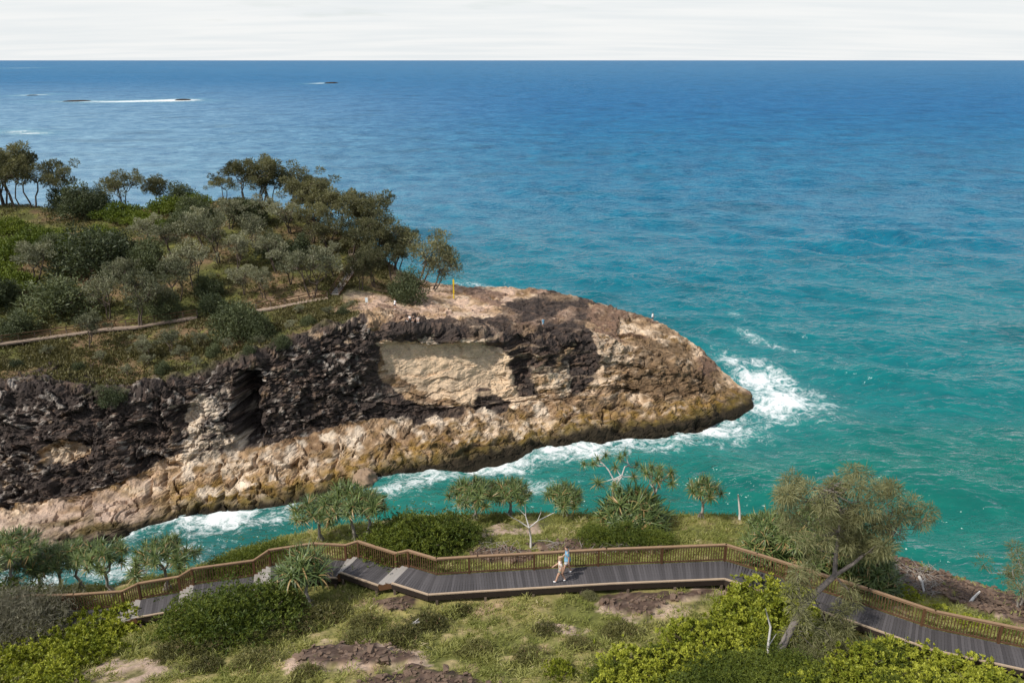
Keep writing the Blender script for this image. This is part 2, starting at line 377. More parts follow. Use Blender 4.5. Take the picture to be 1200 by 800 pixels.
for poly in (
 [(-500,440),(-100,444),(0,452),(60,468),(130,474),(200,452),(268,428),(276,470),(286,525),(232,545),(214,528),(180,545),(140,570),(60,590),(0,604),(-100,600),(-500,640)],
 [(280,436),(330,404),(430,376),(442,400),(446,446),(470,466),(530,478),(552,490),(490,500),(430,494),(380,506),(310,528),(284,528)],
 [(440,384),(520,374),(566,374),(600,356),(650,341),(692,350),(684,372),(694,404),(640,412),(560,404),(480,402),(440,396)],
 [(586,395),(624,390),(628,462),(602,466)], [(652,425),(692,398),(704,440),(668,466)], [(628,400),(650,398),(648,440),(634,440)],
 [(690,346),(740,360),(735,372),(700,362)], [(560,455),(600,470),(590,488),(560,490)]):
    dk = np.maximum(dk, inpoly(wx, wy, poly).astype(float))
dk = np.maximum(dk, smooth(3.0, 3.3, vv)*(1-smooth(4.25, 4.4, vv + .3*fl))*(1-smooth(400, 440, wx)))
for _ in range(14):
    dk[1:-1, 1:-1] = (dk[1:-1, 1:-1]*2 + dk[2:, 1:-1] + dk[:-2, 1:-1] + dk[1:-1, 2:] + dk[1:-1, :-2])/6
dk = smooth(0.36, 0.64, dk + 0.42*fl + 0.30*idB + 0.22*idT*(1-left) + 0.25*fbm(X*.25, Y*.25, Z*.9+4, 3))   # ragged edge of the black crust
spots = smooth(0.12, 0.36, fl)*smooth(-0.15, 0.25, fbm(X*.12+5, Y*.12, Z*.2, 2))
dk = dk*(1-0.65*spots*left)
dk = dk*(1-inpoly(wx, wy, [(46,528),(74,518),(108,530),(88,546),(56,548)]))
dk *= (1 - 0.55*smooth(0.05, .35, strat)*smooth(500, 560, px))
brn = smooth(0.05, 0.5, idB*.6 + idC*.5 + 0.5*fl)
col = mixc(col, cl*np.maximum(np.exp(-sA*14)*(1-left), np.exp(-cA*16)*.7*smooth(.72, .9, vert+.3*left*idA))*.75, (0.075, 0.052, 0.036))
col = mixc(col, dk, DARK); col = mixc(col, dk*brn*0.7, (0.15, 0.10, 0.075)); col = mixc(col, dk*smooth(.22, .45, idC*.7+.3*idA+.5*fl)*.75*left, (0.36, 0.32, 0.28))
wht = smooth(-0.05, 0.25, fbm(X*.35+8, Y*.35, Z*.22, 3))*inpoly(wx, wy, [(215,485),(262,436),(280,446),(284,520),(300,532),(420,500),(560,486),(650,470),(680,490),(600,515),(420,535),(330,560),(240,585),(205,560),(215,530)])
col = mixc(col, wht*0.80, (0.66, 0.55, 0.43))
led = smooth(0.9, 1.2, vv)*(1-smooth(2.7, 3.0, vv + .3*fl))*(1-smooth(120, 230, px))
col = mixc(col, led*smooth(-.35, .1, strat)*.85*(1-dk), (0.50, 0.375, 0.30))
for q_ in ([(488,397),(512,394),(516,405),(494,406)], [(536,396),(560,396),(572,409),(548,409)], [(50,527),(75,518),(106,530),(86,545),(58,546)], [(225,505),(250,500),(262,540),(280,560),(240,560)], [(640,430),(662,428),(668,455),(645,458)], [(700,395),(730,400),(722,430),(700,425)]): col = mixc(col, inpoly(wx, wy, q_)*.65*smooth(-.3, .25, fl+.4*idT), (0.55, 0.45, 0.34))
bf = inpoly(wx, wy, [(745,398),(800,405),(840,442),(832,468),(762,478),(724,466),(735,430)])*smooth(-.5, .1, fl)
col = mixc(col, bf*.75, (0.125, 0.082, 0.046))
alc = inpoly(wx, wy, [(438,398),(592,398),(600,440),(640,480),(560,478),(500,462),(455,440)])*(1-dk)
col = mixc(col, alc*0.8, (0.60, 0.455, 0.315))
pink = pl*(1-dk)*smooth(-0.25, 0.1, fbm(X*.2, Y*.2, 4.4, 3))*(1-smooth(640, 720, px))
col = mixc(col, pink*0.85*smooth(-0.5, 0.2, idT+.5*strat), (0.47, 0.33, 0.25)); col = mixc(col, pl*(1-dk)*smooth(0.05, .4, idS+.4*fl)*.7, (0.16, 0.10, 0.075))
wet = (1-smooth(0.25, 0.9, Z + 0.5*fbm(X*.7, Y*.7, 1.1, 2)))*(vv < 5)
col = mixc(col, wet, (0.028, 0.022, 0.014))
gn = fbm(X*.10, Y*.10, 8.2, 4); gn2 = fbm(X*.5, Y*.5, 2.2, 3)
gc = np.asarray((0.085, 0.088, 0.026)) + 0*G
gc = mixc(gc, smooth(-0.15, 0.25, gn), (0.17, 0.115, 0.062)); gc = mixc(gc, smooth(0.1, 0.4, gn2), (0.16, 0.155, 0.042)); gc = mixc(gc, smooth(0.25, .5, -gn2), (0.05, 0.042, 0.026))
for q_ in ([(20,440),(60,425),(108,428),(112,465),(70,468),(30,455)], [(-40,440),(20,446),(40,462),(0,470),(-40,466)], [(120,440),(150,450),(140,466),(122,462)]): gc = mixc(gc, inpoly(wx, wy, q_)*smooth(-.3, 0, fine), (0.055, 0.042, 0.038)); P[..., 2] += inpoly(wx, wy, q_)*(0.5*idB+0.5*tB+.3)*veg
gc = mixc(gc, np.maximum(inpoly(wx, wy, [(292,226),(306,226),(352,252),(340,256)]), inpoly(wx, wy, [(-60,226),(70,227),(72,234),(-60,236)]))*1.0, (0.36, 0.24, 0.18))
gc = mixc(gc, inpoly(wx, wy, [(310,350),(380,340),(380,356),(440,352),(445,372),(400,362),(310,366)])*0.8, (0.27, 0.18, 0.12))
col = mixc(col, veg, (0, 0, 0)) + gc*veg[..., None]
M_ROCK = rock_ground_mat('headland_stone')
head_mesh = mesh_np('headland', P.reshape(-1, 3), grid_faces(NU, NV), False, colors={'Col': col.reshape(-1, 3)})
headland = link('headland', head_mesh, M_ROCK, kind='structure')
HEADP, HEADV = P, veg

# ---------------------------------------------------------------- the near slope
DECKZ = {'A': 32.4, 'B': 33.0, 'C': 33.6, 'D': 34.3, 'E': 34.66, 'G': 35.0}
far_px = {
 'A': [(-150,748), (-60,731), (40,716), (90,715), (146,711)],
 'B': [(165,702), (212,694)],
 'C': [(227,685), (299,675)],
 'D': [(317,663), (369,655), (406,657)],
 'E': [(420.6,652.6), (464.5,667)],
 'G': [(479,664), (512,674), (560,671), (710,662.5), (849,657), (885,668), (1014,710), (1092,737), (1200,759.5), (1330,787), (1480,830)],
}
FAR = {k: np.array([fromZ(a, b, DECKZ[k]) for a, b in v]) for k, v in far_px.items()}
WID = 1.58
def offset(P, w):
    d = np.diff(P[:, :2], axis=0); d /= np.linalg.norm(d, axis=1)[:, None]; n = np.stack([d[:, 1], -d[:, 0]], 1)
    O = P.copy()
    for i in range(len(P)):
        if i == 0: m = n[0]
        elif i == len(P)-1: m = n[-1]
        else: m = n[i-1]+n[i]; m = m/ (np.linalg.norm(m)**2)*2*1.0; m = m if np.linalg.norm(m) < 1.6 else m/np.linalg.norm(m)*1.6
        O[i, :2] += m*w
    return O
NEAR = {k: offset(v, WID) for k, v in FAR.items()}
edge_px = [(-250,760,29),(-100,720,29.8),(0,700,30.3),(60,693,30.3),(130,688,30.5),(200,672,31),(240,661,31.3),(270,649,31.6),(320,635,32),(380,622,32.2),(440,612,32.3),(560,604,32.5),(700,602,32.7),(790,605,33),(885,606,32.8),(930,615,32.5),(1000,640,32),(1050,652,31.6),(1100,674,31.2),(1165,692,31),(1200,702,30.8),(1330,740,30),(1500,800,29)]
EDGE = np.array([fromZ(*e) for e in edge_px])
cp = [*EDGE]
for k in FAR:
    dz = np.array([0, 0, 0.45]); dn = np.array([0, 0, 0.62])
    cp += [p - dz for p in FAR[k]] + [p - dn for p in NEAR[k]]
for a, b, z in ((-100,800,33.2),(0,800,34.2),(100,770,33.9),(200,800,35.2),(200,745,34.0),(300,740,34.3),(330,705,33.7),(400,800,35.9),(400,740,34.9),(500,740,35.0),(600,800,36.0),(600,745,35.1),(700,760,35.3),(760,715,34.7),(800,800,36.1),(880,740,35.3),(905,778,35.7),(1000,800,35.9),(1100,800,35.6),(1200,830,35.6),(560,640,33.9),(660,640,34.0),(800,640,34.2),(880,630,33.8),(560,620,33.2),(740,618,33.4),(1080,705,33.4),(1180,735,33.6),(440,640,33.7),(360,640,33.0),(300,655,32.6),(230,675,32.2),(150,695,31.5)):
    cp.append(fromZ(a, b, z))
cp += [np.array(q, float) for q in ((-75,20,33),(-60,0,37),(-60,-30,40),(0,5,41),(0,-30,44),(30,10,39.5),(60,0,40),(75,20,34),(60,-30,42),(-30,10,38),(0,18,37.4))]
cp = np.array(cp)
def rbf_fit(P):
    n = len(P); R = np.linalg.norm(P[:, None, :2]-P[None, :, :2], axis=2)
    A = np.zeros((n+3, n+3)); A[:n, :n] = R - 0.02*np.eye(n); A[:n, n] = 1; A[:n, n+1:] = P[:, :2]; A[n, :n] = 1; A[n+1:, :n] = P[:, :2].T
    return np.linalg.solve(A, np.concatenate([P[:, 2], [0, 0, 0]]))
cw = rbf_fit(cp)
def base_z(x, y):
    r = cw[len(cp)] + cw[len(cp)+1]*x + cw[len(cp)+2]*y
    for p, w in zip(cp, cw): r = r + w*np.hypot(x-p[0], y-p[1])
    return r
def yedge(x): return np.interp(x, EDGE[:, 0], EDGE[:, 1])
gx = np.linspace(-82, 82, 720)
gy = np.concatenate([np.arange(-40, 22, 1.0), np.arange(22, 48, 0.17), np.arange(48, 78, 0.5)])
GX, GY = np.meshgrid(gx, gy, indexing='ij')
ye = yedge(GX) + 0.9*fbm(GX*.35, 0.3, 4.4, 3)
GZ = base_z(GX, np.minimum(GY, ye))
over = np.maximum(GY - ye, 0)
drop = np.where(over < 1.2, 0.9*over**1.5, 1.2 + 2.6*(over-1.2))
GZ = GZ - drop
cliff = smooth(0.4, 1.6, over)
n1 = fbm(GX*.25, GY*.25, 0.5, 4); n2 = fbm(GX*1.1, GY*1.1, 1.5, 4); n3 = fbm(GX*3.2, GY*3.2, 2.5, 3)
GP = np.stack([GX, GY, GZ], -1)
gpx, gpy = project(GP)
wpx = gpx + 22*fbm(GX*.5, GY*.5, 3.1, 4); wpy = gpy + 9*fbm(GX*.6, GY*.6, 6.1, 4)
R_DARK = [[(345,770),(375,759),(440,757),(486,765),(490,776),(430,779),(360,779)], [(430,800),(480,784),(560,796),(640,815),(420,830)],
 [(700,704),(730,693),(790,696),(840,688),(832,697),(780,711),(755,724),(715,716)], [(545,652),(575,641),(626,648),(620,660),(560,662)],
 [(620,640),(700,633),(770,636),(795,644),(720,650),(640,648)], [(436,706),(465,698),(497,700),(490,714),(455,718)], [(1000,665),(1060,655),(1130,682),(1200,703),(1300,740),(1200,728),(1100,702),(1020,690)]]
R_PALE = [[(330,775),(375,750),(500,755),(510,785),(340,790)], [(60,800),(110,774),(200,771),(220,785),(160,812),(60,820)], [(690,708),(840,686),(850,694),(790,725),(740,732)], [(1110,684),(1210,706),(1210,742),(1140,715)], [(630,730),(700,735),(690,745),(640,742)], [(560,615),(640,610),(650,622),(570,628)]]
rk = np.zeros_like(GX); pa = np.zeros_like(GX)
for p in R_DARK: rk = np.maximum(rk, inpoly(wpx, wpy, p))
for p in R_PALE: pa = np.maximum(pa, inpoly(wpx, wpy, p))
rk = np.maximum(rk, 0)*(GY > 20); pa = pa*(GY > 20)
nobury = np.ones_like(GX)                              # keep the bumps clear of the walkway
for k in FAR:
    mid = (FAR[k]+NEAR[k])/2
    for a, b in zip(mid[:-1], mid[1:]):
        for t in np.linspace(0, 1, max(2, int(np.linalg.norm(b-a)/0.8))):
            q = a*(1-t)+b*t; nobury = np.minimum(nobury, smooth(0.7, 2.2, np.hypot(GX-q[0], GY-q[1])))
GZ = GZ + (0.25*n1 + 0.20*n2 + 0.04*n3)*(0.25+0.75*nobury) + nobury*rk*(0.05 + 0.16*fbm(GX*.9, GY*.9, 5.5, 4, True) + 0.12*fbm(GX*2.4, GY*2.4, 5.5, 2, True)) + cliff*(0.9*fbm(GX*.5, GY*.5, GZ*.5, 4, True))
gcol = np.asarray((0.14, 0.145, 0.040)) + 0*GP
gcol = mixc(gcol, smooth(-0.1, 0.25, n1), (0.26, 0.225, 0.085)); gcol = mixc(gcol, smooth(0.1, 0.45, n2), (0.33, 0.26, 0.13))
gcol = mixc(gcol, smooth(0.15, 0.4, -n2), (0.075, 0.075, 0.028)); gcol = mixc(gcol, smooth(0.18, 0.4, fbm(GX*.4+9, GY*.4, 1, 3))*0.8, (0.34, 0.23, 0.155))
gcol = mixc(gcol, pa*smooth(-0.3, 0.1, n2), (0.42, 0.31, 0.235)); gcol = mixc(gcol, rk*smooth(-0.45, -0.1, n3), (0.088, 0.058, 0.044)); gcol = mixc(gcol, rk*smooth(0.15, 0.45, n3+.3*n2), (0.20, 0.14, 0.11)); gcol = mixc(gcol, rk*smooth(0.15, 0.4, -n3), (0.035, 0.026, 0.024))
gcol = mixc(gcol, cliff, (0.14, 0.10, 0.08)); gcol = mixc(gcol, cliff*smooth(0, .3, n2), (0.30, 0.22, 0.16))
gcol = mixc(gcol, (1-smooth(0.5, 1.5, GZ)), (0.03, 0.024, 0.016))
GP[..., 2] = GZ
M_GROUND = rock_ground_mat('slope_soil', 0.12)
ground = link('hillside', mesh_np('hillside', GP.reshape(-1, 3), grid_faces(len(gx), len(gy)), True, colors={'Col': gcol.reshape(-1, 3)}), M_GROUND, kind='structure')
def gz_at(x, y):
    i = int(np.clip(np.searchsorted(gx, x)-1, 0, len(gx)-2)); j = int(np.clip(np.searchsorted(gy, y)-1, 0, len(gy)-2))
    a = (x-gx[i])/(gx[i+1]-gx[i]); b = (y-gy[j])/(gy[j+1]-gy[j])
    return float((GZ[i, j]*(1-a)+GZ[i+1, j]*a)*(1-b) + (GZ[i, j+1]*(1-a)+GZ[i+1, j+1]*a)*b)
HPX, HPY = project(HEADP); HPX = HPX.ravel(); HPY = HPY.ravel(); HFLAT = HEADP.reshape(-1, 3)
_yq = np.arange(21.0, 62.0, 0.04)
def gz_many(x, y):
    i = np.clip(np.searchsorted(gx, x)-1, 0, len(gx)-2); j = np.clip(np.searchsorted(gy, y)-1, 0, len(gy)-2)
    a = np.clip((x-gx[i])/(gx[i+1]-gx[i]), 0, 1); b = (y-gy[j])/(gy[j+1]-gy[j])
    return (GZ[i, j]*(1-a)+GZ[i+1, j]*a)*(1-b) + (GZ[i, j+1]*(1-a)+GZ[i+1, j+1]*a)*b
def ray(px_, py_, obj):
    """the point of the headland or of the near slope seen at a place in the photograph"""
    if obj is ground:
        zq = HCAM - _yq*tdep(py_); xq = (px_-600)/FPX*(_yq*CP+(HCAM-zq)*SP); hit = np.nonzero(gz_many(xq, _yq) >= zq)[0]
        if len(hit) == 0: return None
        k = hit[0]; return np.array([xq[k], _yq[k], zq[k]])
    d2 = (HPX-px_)**2 + (HPY-py_)**2; m = np.nonzero(d2 < 6.0)[0]
    if len(m) == 0: m = np.nonzero(d2 < 30.0)[0]
    if len(m) == 0: return None
    return HFLAT[m[np.argmin(HFLAT[m, 1] + 0.15*np.sqrt(d2[m]))]].copy()

# ---------------------------------------------------------------- sea
def grow(a, step, g, end):
    r = [a]
    while abs(r[-1]) < end: step *= g; r.append(r[-1] + step)
    return r
sx = np.array(sorted(grow(-72, -0.52, 1.065, 40000)[1:] + list(np.arange(-72, 130, 0.52)) + grow(130, 0.52, 1.065, 40000)))
sy = np.array([-4000, -1500, -500, -150, -40, 0, 15] + [30, 42, 52, 59] + list(np.arange(64, 230, 0.5)) + grow(230, 0.5, 1.026, 60000))
SX, SY = np.meshgrid(sx, sy, indexing='ij')
ddx = np.gradient(sx)[:, None]; ddy = np.gradient(sy)[None, :]; spc = np.maximum(ddx, ddy*0.7) + 0*SX
SZ = np.zeros_like(SX); R2 = np.random.default_rng(3)
shelt = np.clip(smooth(88, 128, SY + 0.33*np.minimum(SX, 60) + 12) + smooth(30, 70, SX), 0.18, 1)  # calmer inside the gorge
grp = 0.65 + 0.7*fbm(SX*.011, SY*.018, 1.0, 3)
WARP = [1.1*perlin(SX/(9*2.0**j), SY/(9*2.0**j), j*1.7) for j in range(5)]
for i in range(64):
    lam = 1.9*(34/1.9)**(i/63.0); th = math.radians(242) + R2.normal()*0.42 + (0.25 if lam > 14 else 0)
    amp = 0.0155*lam**0.72*(1.0 + 0.9*min(1, max(0, (lam-10)/8))); k = 2*math.pi/lam
    fade = smooth(1.6, 3.4, lam/spc)
    ph = k*(SX*math.cos(th)+SY*math.sin(th)) + R2.uniform(0, 6.28) + WARP[i//13]*(1 if i % 2 else -1)
    s_ = np.sin(ph); SZ += fade*amp*(s_ + 0.35*(s_*s_-0.5))
SZ *= shelt*grp
def bell(cx_, cy_, rx, ry, rot=0.0):
    q = fromZ(cx_, cy_, 0.0); s = (q[1]*CP + HCAM*SP)/FPX; k = 1/math.sin(math.atan(tdep(cy_)))*1.0
    a = math.radians(rot); dx_ = (SX-q[0])/s; dy_ = -(SY-q[1])/(s*k)
    u_ = dx_*math.cos(a)+dy_*math.sin(a); w_ = -dx_*math.sin(a)+dy_*math.cos(a)
    return np.exp(-((u_/rx)**2 + (w_/ry)**2))
SZ += 0.75*bell(650, 318, 55, 9, 6) + 0.5*bell(830, 385, 60, 7, 25) + 0.55*bell(930, 410, 80, 6, 24) + 0.5*bell(1060, 370, 90, 7, 10) + 0.4*bell(760, 345, 70, 6, 14)
foam = np.zeros_like(SX)
shore = np.concatenate([[c[1] for c in ctrl[2:]], np.array([c[-2]*0.35 + c[-1]*0.65 for c in ctrl[:6:-1]])]); shore = shore[:, :2]
dsh = np.full(SX.shape, 1e9)
near_m = (SX > -130) & (SX < 80) & (SY > 70) & (SY < 230)
for a, b in zip(shore[:-1], shore[1:]):
    ab = b-a; t = np.clip(((SX[near_m]-a[0])*ab[0]+(SY[near_m]-a[1])*ab[1])/(ab@ab), 0, 1)
    dsh[near_m] = np.minimum(dsh[near_m], np.hypot(SX[near_m]-a[0]-t*ab[0], SY[near_m]-a[1]-t*ab[1]))
foam += 0.42*np.exp(-dsh/1.0) + 0.16*np.exp(-dsh/5)
for f in ((893,440,44,25,24,.66),(908,472,58,20,4,.70),(862,432,18,14,30,.5),(935,466,22,8,10,.42),(858,498,52,14,-12,.62),(800,508,50,10,-10,.52),(762,518,65,10,-6,.55),(640,533,80,11,-10,.64),(590,540,36,10,-10,.62),(475,570,46,10,-14,.64),(445,572,18,8,0,.6),(305,605,70,13,-10,.62),(236,609,44,12,0,.7),(110,672,90,16,-12,.68),(210,655,60,10,-12,.35),(568,333,44,3,2,.5),(858,368,9,3,-10,.62),(903,405,28,4,24,.5),(880,394,22,4,24,.42),(928,455,10,7,20,.4),(985,470,30,5,20,.26),(1010,330,120,20,12,.08),(700,560,80,16,-8,.2),(880,520,70,14,0,.2),(530,590,60,14,-12,.22),(620,575,60,10,-10,.25),
          (135,119,78,1.5,0,.75),(205,117.5,30,1.6,0,.8),(38,111.5,16,1.3,0,.75),(30,155,42,1.9,3,.72),(372,98,18,1.0,0,.55),(20,80,14,.6,0,.55)):
    foam += f[5]*bell(*f[:5])
foam = np.where(SY < 300, 0.90*foam/(0.53+foam), foam)*(0.88 + 0.95*fbm(SX*.13, SY*.13, 3.0, 4))
foam = np.where(SY > 300, foam*(1.05+0.9*fbm(SX*.018, SY*.012, 3.0, 3)), foam)
SZ += 0.55*np.clip(foam-0.35, 0, .6)*(1+fbm(SX*.7, SY*.7, 6.0, 3))*(SY < 220)
# colour of the water itself: green over the gorge sand, teal on the shelf, blue over deep water
lg = np.log10(np.maximum(SY, 20)); wcol = np.asarray((0.002, 0.150, 0.147)) + 0*np.stack([SX, SX, SX], -1)
wcol = mixc(wcol, (1-smooth(100, 130, SY-0.15*SX)), (0.004, 0.135, 0.108)); wcol = mixc(wcol, (1-smooth(95, 112, SY-0.1*SX))*(1-smooth(-45, -12, SX)), (0.006, 0.085, 0.080))
rt = smooth(-0.6, 0.6, SX/np.maximum(SY, 50))
wcol = mixc(wcol, smooth(2.15-0.10*rt, 2.62, lg + 0.06*fbm(SX*.012, SY*.006, 2, 3)), (0.004, 0.130, 0.232))
wcol = mixc(wcol, smooth(2.5, 3.1, lg), (0.016, 0.120, 0.265)); wcol = mixc(wcol, smooth(3.0, 3.8, lg), (0.040, 0.155, 0.290))
sand = (1-smooth(-0.55, 0.12, SX/np.maximum(SY, 50)))*smooth(2.25, 2.6, lg)*(1-smooth(2.95, 3.5, lg))
wcol = mixc(wcol, sand*0.7, (0.19, 0.315, 0.41))
drk = smooth(0.05, 0.4, fbm(SX*.02, SY*.03, 5, 3)); wcol = wcol*(1 - 0.22*drk[..., None])
def sea_mat():
    t = NT('sea_water'); wc = t.attr('wcol').outputs['Color']; fo = t.attr('foam').outputs['Fac']; fa = t.attr('far').outputs['Fac']
    rot = t.n('ShaderNodeMapping'); t.put(rot.inputs[0], t.pos()); rot.inputs['Rotation'].default_value = (0, 0, math.radians(28)); rot.inputs['Scale'].default_value = (0.62, 1.5, 1); p1 = rot.outputs[0]
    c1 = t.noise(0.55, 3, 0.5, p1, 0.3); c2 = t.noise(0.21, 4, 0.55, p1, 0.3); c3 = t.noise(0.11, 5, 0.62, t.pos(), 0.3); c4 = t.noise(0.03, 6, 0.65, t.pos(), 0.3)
    nb = t.bump(c1, 1.0, 1.0); nb = t.bump(c2, 0.7, 2.1, nb); 
    x = t.n('ShaderNodeBump'); x.inputs['Distance'].default_value = 7.0; t.put(x.inputs['Strength'], t.math('MULTIPLY', fa, 0.9)); t.put(x.inputs['Height'], c3); t.put(x.inputs['Normal'], nb); nb = x.outputs[0]
    lace = t.noise(0.36, 8, 0.68, t.pos(), 1.4); lace2 = t.noise(2.6, 5, 0.6, t.pos(), 0.8)
    m = t.math('ADD', t.math('MULTIPLY', t.math('SUBTRACT', lace, 0.5), 1.45), t.math('MULTIPLY', t.math('SUBTRACT', lace2, 0.5), 0.6)); m = t.math('ADD', fo, t.math('MULTIPLY', m, t.mapr(fo, 0.0, 0.22, 0.45, 1.0)))
    mask = t.mapr(m, 0.26, 0.80)
    body = t.mix(t.math('MULTIPLY', fo, 0.5, True), wc, (0.10, 0.34, 0.32, 1))          # aerated water round the foam
    body = t.mix(1.0, body, t.ramp(t.math('ADD', t.math('MULTIPLY', c1, 0.45), t.math('MULTIPLY', c2, 0.55)), [(0.30, (0.66, 0.74, 0.80)), (0.70, (1.32, 1.24, 1.17))]), 'MULTIPLY')  # light and dark sides of the near ripples painted into the body colour
    body = t.mix(t.mapr(fa, 0.1, 0.5), body, t.mix(1.0, body, t.ramp(c3, [(0.32, (0.62, 0.72, 0.80)), (0.68, (1.36, 1.26, 1.18))]), 'MULTIPLY'))   # light and shade of far, unresolved wave slopes painted into the water colour
    body = t.mix(t.mapr(fa, 0.45, 0.95), body, t.mix(1.0, body, t.ramp(c4, [(0.34, (0.70, 0.78, 0.85)), (0.66, (1.28, 1.20, 1.14))]), 'MULTIPLY'))  # same painted wave shading, broader, for the farthest water
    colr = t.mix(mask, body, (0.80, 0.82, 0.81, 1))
    ro = t.math('ADD', t.math('MULTIPLY', fa, 0.20), 0.19); ro = t.math('ADD', ro, t.math('MULTIPLY', mask, 0.6), True)
    # light scattered up from inside the water does not depend on the tilt of each wavelet; the sky's reflection does
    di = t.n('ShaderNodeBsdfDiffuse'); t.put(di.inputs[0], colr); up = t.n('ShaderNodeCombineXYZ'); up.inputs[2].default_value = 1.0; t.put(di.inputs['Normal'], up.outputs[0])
    gl = t.n('ShaderNodeBsdfGlossy'); t.put(gl.inputs['Roughness'], ro); t.put(gl.inputs['Normal'], nb); gl.inputs[0].default_value = (1, 1, 1, 1)
    fr_ = t.n('ShaderNodeFresnel'); fr_.inputs[0].default_value = 1.333; t.put(fr_.inputs['Normal'], nb)
    k = t.math('MULTIPLY', fr_.outputs[0], t.math('SUBTRACT', 1.0, t.math('MULTIPLY', fa, 0.80))); k = t.math('MINIMUM', k, 0.55); k = t.math('MULTIPLY', k, t.math('SUBTRACT', 1.0, t.math('MULTIPLY', mask, 0.9)))
    m_ = t.n('ShaderNodeMixShader'); t.put(m_.inputs[0], k); t.t.links.new(di.outputs[0], m_.inputs[1]); t.t.links.new(gl.outputs[0], m_.inputs[2])
    return t.done(m_.outputs[0])
M_SEA = sea_mat()
fara = smooth(2.05, 3.0, lg)
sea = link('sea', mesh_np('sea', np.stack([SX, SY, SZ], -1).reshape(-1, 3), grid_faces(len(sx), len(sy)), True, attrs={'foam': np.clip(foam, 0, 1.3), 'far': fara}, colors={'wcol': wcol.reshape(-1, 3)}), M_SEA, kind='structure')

# ---------------------------------------------------------------- boardwalk
M_DECK = wood_mat('deck_board', (0.055, 0.050, 0.051), (0.098, 0.090, 0.092), 0.8, 5.0, (1, 3, 1), 0.28)
M_RAIL = wood_mat('rail_timber', (0.070, 0.036, 0.019), (0.135, 0.073, 0.038), 0.65, 4.0, (1, 1, 1), 0.12)
M_CAP = wood_mat('rail_cap', (0.21, 0.128, 0.073), (0.33, 0.215, 0.13), 0.65, 4.0, (1, 1, 1), 0.08)
M_POST = wood_mat('post_timber', (0.075, 0.036, 0.018), (0.13, 0.065, 0.03), 0.7, 4.0, (1, 1, 1), 0.12)
M_BEAR = wood_mat('bearer_timber_shaded', (0.022, 0.015, 0.011), (0.045, 0.032, 0.024), 0.85, 4.0)  # near black: shadow under the deck edge put into the bearers' colour
M_KERB = wood_mat('kerb_timber', (0.32, 0.235, 0.16), (0.47, 0.36, 0.26), 0.8, 4.0, (1, 1, 1), 0.12)
M_TREAD = wood_mat('weathered_tread', (0.22, 0.20, 0.18), (0.36, 0.33, 0.30), 0.85, 6.0, (1, 1, 1), 0.12)
M_PILE = wood_mat('pile_timber', (0.10, 0.075, 0.055), (0.17, 0.13, 0.10), 0.9, 4.0)
g = Geo(); g.box((0, 0, -0.0175), (0.128, 1.0, 0.035)); PLANK = g.mesh('plank')
g = Geo(); g.box((0, 0, 0.42), (0.038, 0.038, 0.84)); BALU = g.mesh('baluster')
g = Geo(); g.box((0, 0, 0.36), (0.10, 0.10, 1.42)); RPOST = g.mesh('post')
g = Geo(); g.box((0, 0, 0.0), (0.12, 0.12, 1.0)); PILE = g.mesh('pile')
g = Geo(); g.box((0, 0, 0), (1.0, 1.0, 0.05)); TREAD = g.mesh('tread')
g = Geo(); g.box((0, 0, 0), (0.03, 1.0, 1.0)); RISER = g.mesh('riser')
for mm, mt in ((PLANK, M_DECK), (BALU, M_RAIL), (RPOST, M_POST), (PILE, M_PILE), (TREAD, M_TREAD), (RISER, M_POST)): mm.materials.append(mt)
def seg_len(P): return np.concatenate([[0], np.cumsum(np.linalg.norm(np.diff(P, axis=0), axis=1))])
def along(P, s):
    L = seg_len(P); s = np.clip(s, 0, L[-1]); i = min(np.searchsorted(L, s, 'right')-1, len(P)-2); t = (s-L[i])/(L[i+1]-L[i]); return P[i]*(1-t)+P[i+1]*t
def railing(parent, P, org, first=True, last=True, spacing=3.3):
    """rail along world polyline P: posts, balusters, cap, lower rail"""
    L = seg_len(P)[-1]
    r = link('railing', None, parent=parent); r.empty_display_size = 0.2
    cap = Geo(); low = Geo(); Q = P - org
    for a, b in zip(Q[:-1], Q[1:]):
        e = (b-a)/np.linalg.norm(b-a)*0.03
        cap.bar(a-e+(0, 0, 1.02), b+e+(0, 0, 1.02), 0.14, 0.045); low.bar(a+(0, 0, 0.10), b+(0, 0, 0.10), 0.05, 0.075)
        cap.bar(a+(0, 0, 0.945), b+(0, 0, 0.945), 0.045, 0.09)
    link('top_rail', cap.mesh('top_rail'), M_CAP, r); link('bottom_rail', low.mesh('bottom_rail'), M_RAIL, r)
    nb = max(1, int(round(L/spacing))); ss = np.linspace(0, L, nb+1)
    for i, s in enumerate(ss):
        if (i == 0 and not first) or (i == nb and not last): continue
        q = along(P, s); n = along(P, min(L, s+0.05))-along(P, max(0, s-0.05)); o = link('post', RPOST, None, r, q-org+(0, 0, 0.30-0.36)); o.rotation_euler.z = math.atan2(n[1], n[0]); o.location.z = q[2]-org[2]-0.04
    nB = int(L/0.135)
    for i in range(nB):
        s = (i+0.5)*L/nB; q = along(P, s); n = along(P, min(L, s+0.05))-along(P, max(0, s-0.05))
        o = link('baluster', BALU, None, r, q-org+(0, 0, 0.09)); o.rotation_euler.z = math.atan2(n[1], n[0])
